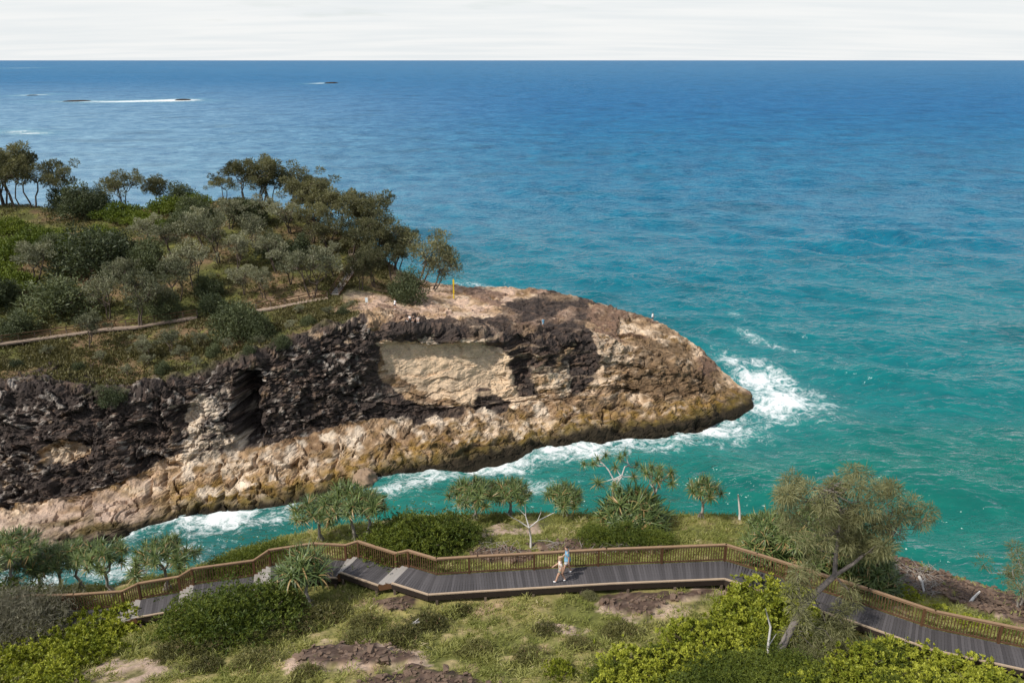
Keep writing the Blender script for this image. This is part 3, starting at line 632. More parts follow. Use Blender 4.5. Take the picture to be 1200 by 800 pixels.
def deck_section(label, F, N, kerb=True, pile=True, first=True, last=True):
    org = (F[0]+N[0])/2; t = thing('boardwalk', label, 'boardwalk', org)
    Lf = seg_len(F)[-1]; Ln = seg_len(N)[-1]; n = max(2, int(round(0.5*(Lf+Ln)/0.137)))
    SF = seg_len(F)/Lf; SN = seg_len(N)/Ln; par = 0.5*(SF+SN)
    for i in range(n):
        u = (i+0.5)/n; f = np.array([np.interp(u, par, F[:, k]) for k in range(3)]); q = np.array([np.interp(u, par, N[:, k]) for k in range(3)])
        d = f-q; o = link('plank', PLANK, None, t, (f+q)/2-org); o.scale.y = np.linalg.norm(d)+0.04; o.rotation_euler.z = math.atan2(d[1], d[0])-math.pi/2
    b = Geo(); k = Geo()
    for a in (F, N):
        b = Geo()
        for p, q in zip(a[:-1], a[1:]): b.bar(p-org+(0, 0, -0.175), q-org+(0, 0, -0.175), 0.07, 0.27)
        link('bearer', b.mesh('bearer'), M_BEAR, t)
    if kerb:
        for p, q in zip(N[:-1], N[1:]): k.bar(p-org+(0, 0, 0.045), q-org+(0, 0, 0.045), 0.10, 0.06)
        link('kerb_rail', k.mesh('kerb_rail'), M_KERB, t)
    if pile:
        m = max(2, int(Ln/2.4)+1)
        for s in np.linspace(0.15, Ln-0.15, m):
            for A in (N, F):
                p = along(A, s/Ln*seg_len(A)[-1]); h = p[2]-0.3-gz_at(p[0], p[1])+0.5
                if h > 0.2: o = link('pile', PILE, None, t, p-org+(0, 0, -0.3-h/2)); o.scale.z = h
    railing(t, F, org, first, last)
    return t
def stair(label, Fa, Na, Fb, Nb):
    """flight from the end (Fa,Na) of one deck to the start (Fb,Nb) of the next, higher one"""
    org = (Fa+Na)/2; t = thing('stairs', label, 'stairs', org); rise = Fb[2]-Fa[2]; n = max(2, int(round(rise/0.17)))
    for i in range(n):
        u = (i+0.5)/n; f = Fa*(1-u)+Fb*u; q = Na*(1-u)+Nb*u; z = Fa[2]+rise*(i+1)/n - 0.03; c = (f+q)/2; d = f-q
        run = max(np.linalg.norm((Fb+Nb-Fa-Na)[:2])/2/n, 0.14)
        o = link('tread', TREAD, None, t, (c[0]-org[0], c[1]-org[1], z-org[2])); o.scale = (run+0.03, np.linalg.norm(d[:2]), 1); o.rotation_euler.z = math.atan2(d[1], d[0])-math.pi/2
        e = (Fb+Nb-Fa-Na); e = e[:2]/np.linalg.norm(e[:2])*run/2
        o = link('riser', RISER, None, t, (c[0]-org[0]-e[0]*0.9, c[1]-org[1]-e[1]*0.9, z-org[2]-rise/n/2-0.02)); o.scale = (1, np.linalg.norm(d[:2])-0.02, rise/n-0.02); o.rotation_euler.z = math.atan2(d[1], d[0])-math.pi/2
    for a_, b_ in ((Na, Nb), (Fa, Fb)): g = Geo(); g.bar(a_-org+(0, 0, -0.12), b_-org+(0, 0, -0.12), 0.06, 0.28); link('stringer', g.mesh('stringer'), M_POST, t)
    railing(t, np.stack([Fa, Fb]), org, False, False, 9)
deck_section('lowest timber boardwalk deck running off into the bushes past the pandanus grove', FAR['A'], NEAR['A'])
deck_section('short timber deck between two small flights of steps beside the pandanus grove', FAR['B'], NEAR['B'])
deck_section('timber boardwalk deck half hidden behind the big round dark green bush', FAR['C'], NEAR['C'])
deck_section('timber deck hidden behind the leaning pandanus, below the tilted landing', FAR['D'], NEAR['D'])
deck_section('short angled boardwalk landing between two pale step strips', FAR['E'], NEAR['E'])
G1 = FAR['G'][:5]; G2 = FAR['G'][4:]
deck_section('long straight grey boardwalk deck with two people walking on it', G1, NEAR['G'][:5])
deck_section('boardwalk deck curving past the big leaning she-oak towards the bushes', G2, NEAR['G'][4:], first=False)
for a, b, lb in (('A', 'B', 'flight of pale steps rising from the lowest deck'), ('B', 'C', 'flight of pale steps up to the deck behind the round bush'), ('C', 'D', 'flight of pale steps climbing behind the leaning pandanus'), ('D', 'E', 'pale weathered steps beside the leaning pandanus at the railing corner'), ('E', 'G', 'pale weathered steps joining the angled landing to the long deck')):
    stair(lb, FAR[a][-1], NEAR[a][-1], FAR[b][0], NEAR[b][0])

# ---------------------------------------------------------------- foliage meshes
def leaves(C, D, L, Wd, rng, val, droop=0.0, two=False):
    """leaf blades at C pointing along D"""
    n = len(C); D = D/ (np.linalg.norm(D, axis=1)[:, None]+1e-9)
    S_ = np.cross(D, rng.normal(size=(n, 3))); S_ /= np.linalg.norm(S_, axis=1)[:, None]+1e-9
    L = np.broadcast_to(L, (n,))[:, None]; Wd = np.broadcast_to(Wd, (n,))[:, None]
    dz = np.array([0, 0, -1.0])*L*droop
    A = C; B = C + D*L*0.5 + S_*Wd*0.5 + dz*0.2; E = C + D*L + dz; H = C + D*L*0.5 - S_*Wd*0.5 + dz*0.2
    V = np.stack([A, B, E, H], 1).reshape(-1, 3); F = np.arange(4*n).reshape(n, 4)
    return V, F, np.repeat(val, 4)
def blob_pts(rng, c, r, n, shell=0.45):
    d = rng.normal(size=(n, 3)); d /= np.linalg.norm(d, axis=1)[:, None]
    q = (shell + (1-shell)*rng.random(n)**0.6)[:, None]
    return np.asarray(c) + d*q*np.asarray(r), d
def crown_mesh(name, rng, clumps, n_per, L, Wd, up=0.35, droop=0.0, shell=0.3):
    Vs, Fs, As, k = [], [], [], 0
    for (c, r) in clumps:
        r = np.asarray(r, float)*np.ones(3); n = int(n_per*(0.7+0.6*rng.random()))
        P_, d = blob_pts(rng, c, r, n, shell); D_ = d + rng.normal(size=(n, 3))*0.7 + np.array([0, 0, up])
        val = np.clip(rng.random()*0.55 + rng.random(n)*0.5, 0, 1)
        V, F, A = leaves(P_, D_, L*(0.6+0.8*rng.random(n)), Wd*(0.7+0.6*rng.random(n)), rng, val, droop)
        Vs.append(V); Fs.append(F+k); As.append(A); k += len(V)
    return mesh_np(name, np.concatenate(Vs), np.concatenate(Fs), False, attrs={'leaf': np.concatenate(As)})
def branch_path(rng, a, b, wob, n=5):
    t = np.linspace(0, 1, n)[:, None]; P_ = np.asarray(a)*(1-t)+np.asarray(b)*t
    w = rng.normal(size=(n, 3))*wob*np.linalg.norm(np.asarray(b)-np.asarray(a)); w[0] = 0; w[-1] = 0
    return P_ + w
def tree_proto(seed, h, spread, stems=2, lean=(0, 0), tiers=3, r0=0.16, crown0=0.42, dens=1.0):
    """multi-stemmed coastal tree: tubes + clump centres, all in metres around the origin"""
    rng = np.random.default_rng(seed); g = Geo(); cl = []
    for s in range(stems):
        a = rng.random()*6.28; top = np.array([math.cos(a)*spread*0.30+lean[0]*0.5, math.sin(a)*spread*0.30+lean[1]*0.5, h*crown0*(0.8+0.4*rng.random())])
        base = np.array([math.cos(a)*0.12*stems, math.sin(a)*0.12*stems, -0.35]); g.tube(branch_path(rng, base, top, 0.035), np.linspace(r0, r0*0.65, 5), 6)
        nb = 3 + int(rng.random()*2)
        for b in range(nb):
            a2 = a + (b-nb/2)*1.5 + rng.normal()*0.4; rr = spread*(0.35+0.5*rng.random()); e = np.array([top[0]*0.6+math.cos(a2)*rr+lean[0]*0.5, top[1]*0.6+math.sin(a2)*rr+lean[1]*0.5, h*(0.62+0.33*rng.random())-0.12*rr])
            pth = branch_path(rng, top, e, 0.08); g.tube(pth, np.linspace(r0*0.55, r0*0.22, 5), 5); cl.append((e, np.array([1, 1, .72])*spread*0.27*(0.7+0.6*rng.random())))
            for c in range(tiers):
                m = pth[2+c % 2]; e2 = e*0.55+m*0.45 + rng.normal(size=3)*np.array([1, 1, 0.55])*spread*0.36; e2[2] = min(max(e2[2], h*0.30), h*1.0)
                g.tube(branch_path(rng, m, e2, 0.08, 4), np.linspace(r0*0.3, r0*0.1, 4), 4); cl.append((e2, np.array([1, 1, .72])*spread*0.22*(0.6+0.7*rng.random())))
    return g, cl, rng
M_BARK = wood_mat('dark_bark', (0.055, 0.042, 0.034), (0.13, 0.10, 0.08), 0.95, 3.0)
M_GBARK = wood_mat('grey_bark', (0.22, 0.19, 0.165), (0.42, 0.38, 0.335), 0.9, 3.0)
M_DEAD = wood_mat('bleached_wood', (0.42, 0.39, 0.36), (0.64, 0.61, 0.57), 0.85, 3.0)
M_SHE = leaf_mat('she_oak_leaf', (0.055, 0.058, 0.028), (0.28, 0.265, 0.135), 0.35, rvar=0.6)
M_BNK = leaf_mat('banksia_leaf', (0.090, 0.098, 0.055), (0.36, 0.35, 0.225), 0.2, rvar=0.6)
M_DOM = leaf_mat('dark_shrub_leaf', (0.036, 0.050, 0.023), (0.155, 0.175, 0.080), 0.2, rvar=0.6)
M_BRI = leaf_mat('bright_shrub_leaf', (0.13, 0.16, 0.012), (0.52, 0.53, 0.070), 0.25)
M_GRN = leaf_mat('green_shrub_leaf', (0.055, 0.082, 0.012), (0.23, 0.26, 0.036), 0.25)
M_FBR = leaf_mat('far_shrub_leaf', (0.055, 0.085, 0.011), (0.23, 0.27, 0.036), 0.25)
M_HEA = leaf_mat('heath_leaf', (0.080, 0.078, 0.024), (0.21, 0.20, 0.065), 0.2, old=(0.25, 0.15, 0.09), rvar=0.9)
M_PAN = leaf_mat('pandanus_leaf', (0.052, 0.088, 0.024), (0.225, 0.275, 0.085), 0.2, old=(0.36, 0.24, 0.10), rough=0.42, spec=0.4)
M_CAS = leaf_mat('wispy_needle', (0.125, 0.128, 0.052), (0.38, 0.365, 0.19), 0.3)
M_GRASS = leaf_mat('grass_blade', (0.14, 0.175, 0.030), (0.51, 0.47, 0.175), 0.3, old=(0.58, 0.48, 0.30))

PROTO = {}
for i in range(5):
    g, cl, rng = tree_proto(100+i, 9.0, 4.3, 2 if i % 2 else 3, (0.6*(i-2), 0.3*i), 3, 0.17)
    PROTO['she', i] = (g.mesh('she_oak_trunk', True), crown_mesh('she_oak_crown', rng, cl, 150, 0.50, 0.13, 0.5, 0.05), M_BARK, M_SHE, 9.8)
for i in range(4):
    g, cl, rng = tree_proto(200+i, 7.5, 3.2, 2, (0.5*(i-1), 0.2), 3, 0.15, 0.34)
    PROTO['bnk', i] = (g.mesh('banksia_trunk', True), crown_mesh('banksia_crown', rng, cl, 105, 0.42, 0.12, 0.7, 0.0), M_BARK, M_BNK, 8.4)
g, cl, rng = tree_proto(260, 7.0, 4.6, 3, (2.4, 0.0), 2, 0.15, 0.4)
PROTO['open', 0] = (g.mesh('open_trunk', True), crown_mesh('open_crown', rng, cl, 85, 0.45, 0.11, 0.5, 0.0), M_BARK, M_SHE, 7.6)
def dome_clumps(rng, R, h, n):
    out = []
    for k in range(n):
        a = rng.random()*6.283; el = math.asin(rng.random()**0.8); rr = 0.62+0.46*rng.random()
        out.append(((R*rr*math.cos(el)*math.cos(a), R*rr*math.cos(el)*math.sin(a), h*rr*math.sin(el)*0.95+0.1), (R*0.24, R*0.24, h*0.22)))
    for k in range(n//5): out.append(((R*.55*rng.normal()*.6, R*.55*rng.normal()*.6, h*0.4), (R*0.3, R*0.3, h*0.3)))
    return out
def stem_geo(rng, R, h, n=6, r=0.05):
    g = Geo()
    for k in range(n):
        a = k/n*6.283+rng.random(); g.tube(branch_path(rng, (0.1*math.cos(a), 0.1*math.sin(a), -0.2), (R*.65*math.cos(a), R*.65*math.sin(a), h*.62), 0.08, 4), np.linspace(r, r*.4, 4), 4)
    return g
for i in range(3):
    rng = np.random.default_rng(300+i)
    PROTO['dom', i] = (stem_geo(rng, 3.6, 4.6, 7, .1).mesh('bush_stem', True), crown_mesh('bush_crown', rng, dome_clumps(rng, 3.6, 4.6, 70), 70, 0.42, 0.15, 0.4), M_BARK, M_DOM, 6.0)
    PROTO['fbr', i] = (stem_geo(rng, 3.6, 2.2, 7, .08).mesh('bush_stem', True), crown_mesh('bush_crown', rng, dome_clumps(rng, 3.6, 2.2, 64), 60, 0.34, 0.17, 0.5), M_BARK, M_FBR, 4.0)
def plant(name, kind, i, loc, h, label, cat, group=None, rz=None, wide=1.0, part='crown'):
    tm, cm, mb, ml, hh = PROTO[kind, i]; s = h/hh
    t = thing(name, label, cat, loc, random.random()*6.283 if rz is None else rz, group); t.scale = (s*wide, s*wide, s)
    link('trunk' if part == 'crown' else 'stem', tm, mb, t); link(part, cm, ml, t)
    return t
def pxm(p, pix): return pix*(p[1]*CP+(HCAM-p[2])*SP)/FPX/ 0.93         # photograph pixels -> metres at p

# headland trees and shrubs: column, row of the foot, height in pixels, width factor, kind, variant
SKY = 'she-oaks along the crest of the headland'; HILL = 'silvery banksias on the headland slope'; BUSH = 'rounded dark bushes on the headland slope'; LOW = 'low bright green shrubs on the headland'; RIDGE = 'she-oaks down the seaward ridge of the headland'
L_RIDGE = 'olive-grey she-oak in the thicket down the seaward ridge'; L_HILL = 'silvery grey banksia with dark twisted stems on the headland slope'; L_BUSH = 'rounded dark green bush on the headland slope'; L_LOW = 'low spreading bright green shrub on the upper headland'
HT = [
 (6,236,66,.95,'she',0,'tall she-oak beside the pale sandy track on the crest, first of three',SKY),(38,234,64,.9,'she',1,'tall she-oak beside the pale sandy track on the crest, middle of three',SKY),(62,236,52,.8,'she',3,'shorter leaning she-oak at the end of the three on the crest',SKY),
 (-30,240,60,1,'she',2,'tall she-oak on the crest past the sandy track',SKY),
 (148,236,42,1,'she',4,'dark round-headed tree on the crest, larger of the lone pair',SKY),(184,234,37,.9,'she',2,'dark round-headed tree on the crest, smaller of the lone pair',SKY),
 (262,226,28,1.15,'she',1,'small flat-topped she-oak on the crest between shrubs and the brown path',SKY),
 (306,234,50,1.1,'she',0,'broad she-oak standing over the brown path on the crest',SKY),(344,238,52,1.1,'she',3,'broad she-oak just seaward of the brown path on the crest',SKY),(322,226,40,1.0,'she',4,'she-oak behind the brown path on the crest',SKY),
 (284,232,44,1.1,'she',1,'she-oak on the crest just landward of the brown path',SKY),(364,248,46,1.1,'she',0,L_RIDGE,RIDGE),(386,264,50,1.1,'she',3,L_RIDGE,RIDGE),(112,244,34,1.0,'dom',2,'dark bush on the crest between the three she-oaks and the lone pair',None),(212,240,30,1.0,'dom',0,'dark bush on the crest just seaward of the lone pair',None),(20,238,56,.9,'she',4,'dark she-oak tucked behind the three tall ones on the crest',SKY),
 (372,258,44,1.1,'she',2,L_RIDGE,RIDGE),(398,272,52,1.1,'she',1,L_RIDGE,RIDGE),(424,284,56,1.1,'she',0,L_RIDGE,RIDGE),(446,296,56,1.05,'she',4,L_RIDGE,RIDGE),(410,302,52,1.0,'she',3,L_RIDGE,RIDGE),(436,312,48,1.0,'she',1,L_RIDGE,RIDGE),(462,312,50,1.0,'she',2,L_RIDGE,RIDGE),(366,282,42,1,'she',0,L_RIDGE,RIDGE),(388,296,40,1,'she',4,L_RIDGE,RIDGE),(462,328,44,.9,'she',3,L_RIDGE,RIDGE),(424,338,44,.8,'she',2,L_RIDGE,RIDGE),(440,334,46,.85,'she',0,L_RIDGE,RIDGE),(472,300,44,1.0,'she',1,L_RIDGE,RIDGE),
 (486,333,62,1.0,'open',0,'spreading open-branched she-oak leaning over the bare rock platform',None),(506,338,50,.85,'open',0,'thin see-through she-oak at the seaward end of the ridge',None),
 (258,306,64,.85,'bnk',0,L_HILL,HILL),(228,338,56,.9,'bnk',1,L_HILL,HILL),(276,318,48,.9,'bnk',2,L_HILL,HILL),(210,352,52,.9,'bnk',3,L_HILL,HILL),(325,318,46,1,'bnk',0,L_HILL,HILL),(366,346,60,1,'bnk',1,'big silvery banksia beside the timber steps',None),(340,332,44,1,'bnk',2,L_HILL,HILL),(42,330,50,1.1,'bnk',3,L_HILL,HILL),(128,372,54,.8,'bnk',1,L_HILL,HILL),(164,384,70,.8,'bnk',0,'tall silvery banksia leaning over the hillside walkway',None),(186,372,44,.8,'bnk',3,L_HILL,HILL),(104,406,44,.9,'bnk',2,L_HILL,HILL),(300,292,44,1.0,'bnk',1,L_HILL,HILL),(240,286,42,1.1,'bnk',2,L_HILL,HILL),(270,268,38,1.1,'bnk',3,L_HILL,HILL),(340,272,40,1.2,'bnk',0,L_HILL,HILL),(308,262,34,1.2,'bnk',1,L_HILL,HILL),(180,286,34,1.2,'bnk',2,L_HILL,HILL),(150,340,40,1.0,'bnk',3,L_HILL,HILL),(205,300,40,1.1,'bnk',0,L_HILL,HILL),(310,348,38,.9,'bnk',3,L_HILL,HILL),(285,344,40,.9,'bnk',0,L_HILL,HILL),(392,322,38,1.0,'bnk',2,L_HILL,HILL),(200,412,30,1.2,'bnk',1,L_HILL,HILL),(176,416,26,1.3,'bnk',2,L_HILL,HILL),
 (95,252,42,1.0,'dom',0,'dense dark bush on the crest beside the three tall she-oaks',None),(76,240,30,1.0,'dom',1,L_BUSH,BUSH),
 (112,318,60,1.25,'dom',1,'largest blue-green domed bush on the left slope of the headland',None),(74,364,50,1.4,'dom',2,'blue-green domed bush with pale prop stems above the hillside walkway',None),(24,392,32,1.2,'dom',0,'grey-green domed bush just above the hillside walkway',None),(180,316,42,1,'dom',0,L_BUSH,BUSH),(280,392,50,1,'dom',1,'dark green bush in the crook of the hillside walkway',None),(302,396,36,.9,'dom',2,L_BUSH,BUSH),(480,352,42,.95,'dom',0,'dark green bush with a bent trunk on the edge of the rock platform',None),(218,270,30,1.2,'dom',2,L_BUSH,BUSH),(230,254,30,1.2,'dom',1,L_BUSH,BUSH),(290,262,34,1.1,'dom',0,L_BUSH,BUSH),(196,368,34,1,'dom',1,L_BUSH,BUSH),(60,300,30,1.2,'dom',1,L_BUSH,BUSH),(140,296,30,1.2,'dom',0,L_BUSH,BUSH),(250,364,28,1.1,'dom',2,L_BUSH,BUSH),(-20,360,44,1.2,'dom',2,L_BUSH,BUSH),(8,352,30,1.0,'dom',0,L_BUSH,BUSH),(320,300,34,1.0,'dom',2,L_BUSH,BUSH),(355,300,30,1.0,'dom',0,L_BUSH,BUSH),(244,344,28,1.0,'dom',1,L_BUSH,BUSH),(132,470,22,1.2,'dom',1,'small dark bush on the very lip of the dark cliff',None),(330,402,16,1.2,'dom',2,L_BUSH,BUSH),
 *[(a, b, h_, 1.1, k_, a % 3, 'low scrubby clump on the open ground between walkway and cliff', 'scrub between walkway and cliff') for a, b, h_, k_ in ((20,428,12,'dom'),(58,415,14,'bnk'),(92,432,12,'dom'),(118,424,16,'bnk'),(148,440,16,'bnk'),(170,430,18,'bnk'),(192,434,16,'dom'),(214,420,18,'bnk'),(232,428,14,'bnk'),(236,404,20,'bnk'),(252,414,16,'dom'),(268,408,16,'bnk'),(306,404,14,'bnk'),(336,386,14,'bnk'),(362,378,14,'dom'),(384,368,14,'bnk'),(402,366,12,'dom'),(150,462,12,'bnk'),(118,460,12,'bnk'),(290,412,12,'dom'),(352,366,12,'bnk'),(412,360,12,'bnk'))],
 (140,256,30,1.0,'fbr',0,L_LOW,LOW),(200,246,26,1.0,'fbr',1,L_LOW,LOW),(228,240,24,.9,'fbr',2,L_LOW,LOW),(20,300,34,1.1,'fbr',0,L_LOW,LOW),(50,284,30,1.1,'fbr',1,L_LOW,LOW),(78,294,26,1.0,'fbr',2,L_LOW,LOW),(12,272,26,1.0,'fbr',1,L_LOW,LOW),(-10,326,34,1.1,'fbr',2,L_LOW,LOW),(20,336,28,1.0,'fbr',0,L_LOW,LOW),(166,262,24,1.0,'fbr',0,L_LOW,LOW),(190,268,20,1.0,'fbr',2,L_LOW,LOW),(120,276,22,1.0,'fbr',1,L_LOW,LOW),
]
NAMES = {'she': 'she_oak_tree', 'open': 'she_oak_tree', 'bnk': 'banksia_tree', 'dom': 'bush', 'fbr': 'shrub'}
def hill_label(a, b, lb):
    """says by what the look-alikes of the slope stand"""
    if lb not in (L_HILL, L_BUSH, L_LOW, L_RIDGE): return lb
    walk = np.interp(a, [0, 232, 300, 384], [403, 370, 363, 348])
    if lb == L_RIDGE: return 'olive-grey she-oak beside the long timber steps' if abs(a - np.interp(b, [300, 345], [426, 392])) < 34 and b > 290 else ('olive-grey she-oak just down the ridge from the brown path' if a < 400 else 'olive-grey she-oak on the seaward side of the ridge, below the crest trees')
    w = {L_HILL: 'silvery grey banksia', L_BUSH: 'rounded dark green bush', L_LOW: 'low spreading bright green shrub'}[lb]
    if b > walk+6: return w + ' below the hillside walkway'
    if b > walk-26: return w + ' standing just above the hillside walkway'
    if b < 275 and a > 255: return w + ' right below the brown path on the crest'
    if b < 275: return w + ' close under the crest between track and lone pair'
    if a < 150: return w + ' around the largest blue-green dome'
    return w + ' in the middle of the slope between crest and walkway'
for (a, b, hp, wd, kd, i, lb, gp) in HT:
    lb = hill_label(a, b, lb); hp = hp*(1.1 if kd in ('she', 'bnk') else 1.0)
    p = None; bb = b
    while p is None or p[1] > 215: p = ray(a, bb, headland); bb += 2
    h = pxm(p, hp)
    plant(NAMES[kd], kd, i, p - np.array([0, 0, 0.15]), h, lb, 'tree' if kd in ('she', 'open', 'bnk') else 'bush', gp, wide=wd*0.95, part='crown' if kd in ('she', 'open', 'bnk') else 'foliage', rz=0.0 if kd == 'open' else None)
# undergrowth that nobody could count: tussocks and low heath over the headland slope
rng = np.random.default_rng(77)
vm = (HEADV > 0.75) & (vv > 3.95) & (vv < 7.3) & (uu > -150)
cand = P[vm]; gsel = fbm(cand[:, 0]*.16, cand[:, 1]*.16, 3.0, 3) + rng.normal(size=len(cand))*0.25
cand = cand[gsel > 0.12]
idx = rng.choice(len(cand), 20000); base = cand[idx]; nl = 4
Cb = np.repeat(base, nl, 0) + rng.normal(size=(len(base)*nl, 3))*np.array([.35, .35, .08]); Db = rng.normal(size=(len(Cb), 3))*np.array([.7, .7, .3])+np.array([0, 0, 0.9])
pv = np.repeat(np.clip(0.45+0.8*fbm(base[:, 0]*.1, base[:, 1]*.1, 9.0, 3), 0, 1), nl)*0.7 + 0.3*rng.random(len(Cb))
V, F, A = leaves(Cb, Db, 0.5*(0.6+0.8*rng.random(len(Cb))), 0.2, rng, np.clip(pv, 0, 0.97))
M_UND = leaf_mat('undergrowth_leaf', (0.060, 0.052, 0.022), (0.21, 0.19, 0.070), 0.2, old=(0.28, 0.21, 0.12))
link('undergrowth', mesh_np('undergrowth', V, F, False, attrs={'leaf': A}), M_UND, kind='stuff', label='brownish green heath and tussocks covering the headland slope', cat='undergrowth')

# ---------------------------------------------------------------- pandanus
def rosette_mesh(seed, n=40, L=0.95, w=0.075, low=-0.5):
    rng = np.random.default_rng(seed); V = []; F = []; A = []; k = 0
    for i in range(n):
        a = i*2.39996 + rng.normal()*0.1; el = low + (1.35-low)*((i+0.5)/n)**1.0 + rng.normal()*0.08; l = L*(0.75+0.45*rng.random())*(1.0 if el > -0.1 else 0.85)
        d = np.array([math.cos(a), math.sin(a)]); side = np.array([-d[1], d[0], 0]); ns = 4; val = rng.random() if el > -0.2 else 0.55+0.45*rng.random()
        x = 0.04; z = 0.0; e = el; pts = []
        for s in range(ns+1):
            pts.append((x, z)); x += math.cos(e)*l/ns; z += math.sin(e)*l/ns; e -= (0.30+0.20*rng.random())*(1 if el < 1.0 else .5)
        for s, (x, z) in enumerate(pts):
            ww = w*(0.75, 1.0, 0.85, 0.55, 0.06)[s]*0.5; c = np.array([d[0]*x, d[1]*x, z]); V += [c-side*ww, c+side*ww]; A += [val, val]
        for s in range(ns): F.append([k+2*s, k+2*s+1, k+2*s+3, k+2*s+2])
        k += 2*(ns+1)
    return mesh_np('leaf_rosette', np.array(V), np.array(F), False, attrs={'leaf': np.array(A)})
ROS = [rosette_mesh(i) for i in range(4)]
for m in ROS: m.materials.append(M_PAN)
def pandanus(label, base, h, spread, nros, size, seed, group=None, fork=0.45, lean=(0, 0), bark=None, trunk_r=0.10, flat=0.75):
    if 0.8 < size < 1.005: nros = int(nros*2.4); size *= 0.72
    """forked trunk on stilt roots, every branch end a rosette of strap leaves"""
    rng = np.random.default_rng(seed); t = thing('pandanus_tree', label, 'pandanus', base, 0, group); g = Geo()
    top = np.array([lean[0]*0.6, lean[1]*0.6, h*fork]); g.tube(branch_path(rng, (0, 0, -0.3), top, 0.05), np.linspace(trunk_r, trunk_r*0.8, 5), 8)
    tips = []; limbs = []; nb = max(3, min(6, nros//3))
    for b in range(nb):
        a = b/nb*6.283+rng.random()*0.8; r = spread*(0.40+0.22*rng.random()); e = np.array([lean[0]+math.cos(a)*r, lean[1]+math.sin(a)*r, h*(0.70+0.14*rng.random())]); pth = branch_path(rng, top, e, 0.07); g.tube(pth, np.linspace(trunk_r*0.62, trunk_r*0.42, 5), 6)
        limbs.append((e, pth[3]))
    for k in range(nros):
        a = k*2.39996 + rng.normal()*0.25; rr = spread*math.sqrt((k+0.5)/nros)*(0.92+0.16*rng.random())
        e2 = np.array([lean[0]+math.cos(a)*rr, lean[1]+math.sin(a)*rr, h*0.98 - (rr/spread)**2*spread*0.42*flat/0.75 - rng.random()*h*0.10]); e, p3 = min(limbs, key=lambda q: np.linalg.norm(q[0]-e2))
        g.tube(branch_path(rng, p3 if rng.random() < .5 else e, e2, 0.05, 4), np.linspace(trunk_r*0.40, trunk_r*0.26, 4), 5); tips.append((e2, (e2-top)*np.array([1, 1, .8])))
    link('trunk', g.mesh('trunk', True), bark or M_GBARK, t)
    r = Geo()
    for k in range(6):
        a = k*1.05+rng.random()*.4; r.tube([(0.06*math.cos(a), 0.06*math.sin(a), 0.45), (0.22*math.cos(a), 0.22*math.sin(a), 0.1), (0.34*math.cos(a), 0.34*math.sin(a), -0.35)], (0.035, 0.03, 0.03), 5)
    link('stilt_roots', r.mesh('stilt_roots', True), M_GBARK, t)
    for k, (e, d) in enumerate(tips):
        o = link('leaf_rosette', ROS[int(rng.integers(4))], None, t, e); d = Vector(d); d.z = abs(d.z)+0.8*d.length
        o.rotation_mode = 'QUATERNION'; o.rotation_quaternion = d.to_track_quat('Z', 'Y') @ Quaternion((0, 0, 1), rng.random()*6.28); o.scale = (size*(0.85+0.3*rng.random()),)*3
    return t
def on_ground(a, b, dy=0):
    p = ray(a, b, ground)
    return p if p is not None else fromZ(a, b, 32)
def strap_clump(label, base, R, h, n, size, seed, group=None):
    rng = np.random.default_rng(seed); t = thing('strap_leaf_bush', label, 'bush', base, 0, group)
    g = Geo()
    for k in range(n):
        a = k*2.4; rr = R*math.sqrt((k+0.5)/n)*0.92; z = h*math.sqrt(max(0.04, 1-(rr/R)**2))*0.82*(0.85+0.3*rng.random()); e = np.array([rr*math.cos(a), rr*math.sin(a), z-0.25])
        g.tube(branch_path(rng, (e[0]*.3, e[1]*.3, -0.2), e, 0.05, 4), (0.06, 0.05, 0.05, 0.045), 5)
        o = link('leaf_rosette', ROS[k % 4], None, t, e); d = Vector((e[0]*0.6, e[1]*0.6, 0.8)); o.rotation_mode = 'QUATERNION'; o.rotation_quaternion = d.to_track_quat('Z', 'Y') @ Quaternion((0, 0, 1), rng.random()*6); o.scale = (size*(.9+.25*rng.random()),)*3
    link('stem', g.mesh('stem', True), M_GBARK, t)
GROVE = 'pandanus trees of the grove below the lowest deck'
for a, b, h, sp, n, sz, lb in (
 (-30,700,3.6,1.7,16,.95,'broad dark pandanus in the grove below the lowest deck'),(20,690,3.4,1.6,16,.95,'broad dark pandanus in the grove below the lowest deck'),(50,696,2.9,1.4,14,.9,'broad dark pandanus in the grove below the lowest deck'),(74,694,2.8,1.2,12,.9,'broad dark pandanus in the grove below the lowest deck'),(95,690,3.0,1.2,12,.85,'broad dark pandanus in the grove below the lowest deck'),
 (129,699,3.4,1.3,14,.85,'slender-trunked pandanus standing just outside the lowest deck railing'),(197,690,2.9,1.75,18,.9,'wide umbrella-shaped pandanus rising over the railing between two flights of steps')):
    pandanus(lb, on_ground(a, b), h, sp, n, sz, int(a)+500, GROVE if 'grove' in lb else None)
LP_ = on_ground(366, 712)
pandanus('leaning pandanus with stilt roots on the uphill side of the boardwalk steps', LP_, 2.75, 1.15, 20, 1.01, 41, lean=(-0.35, 0.25))
pandanus('tall pale-trunked pandanus behind the railing corner, nearer the sea', on_ground(417, 634), 3.3, 1.5, 18, 1.0, 42, lean=(-0.4, 0.2), fork=0.6)
pandanus('tall pale-trunked pandanus behind the railing corner, nearer the dark hedge', on_ground(432, 640), 3.3, 1.1, 13, 1.0, 43, lean=(0.0, 0), fork=0.66)
pandanus('bushy grey-green pandanus left of the two pale-trunked ones, at the gorge edge', on_ground(376, 634), 2.7, 1.4, 14, 1.0, 44)
pandanus('dense pandanus on the grassy cliff edge beside the dark green hedge', on_ground(557, 609), 2.6, 1.6, 20, .95, 45)
pandanus('smaller pandanus on the cliff edge between the dense one and the low one', on_ground(598, 604), 2.3, 1.3, 15, .9, 46)
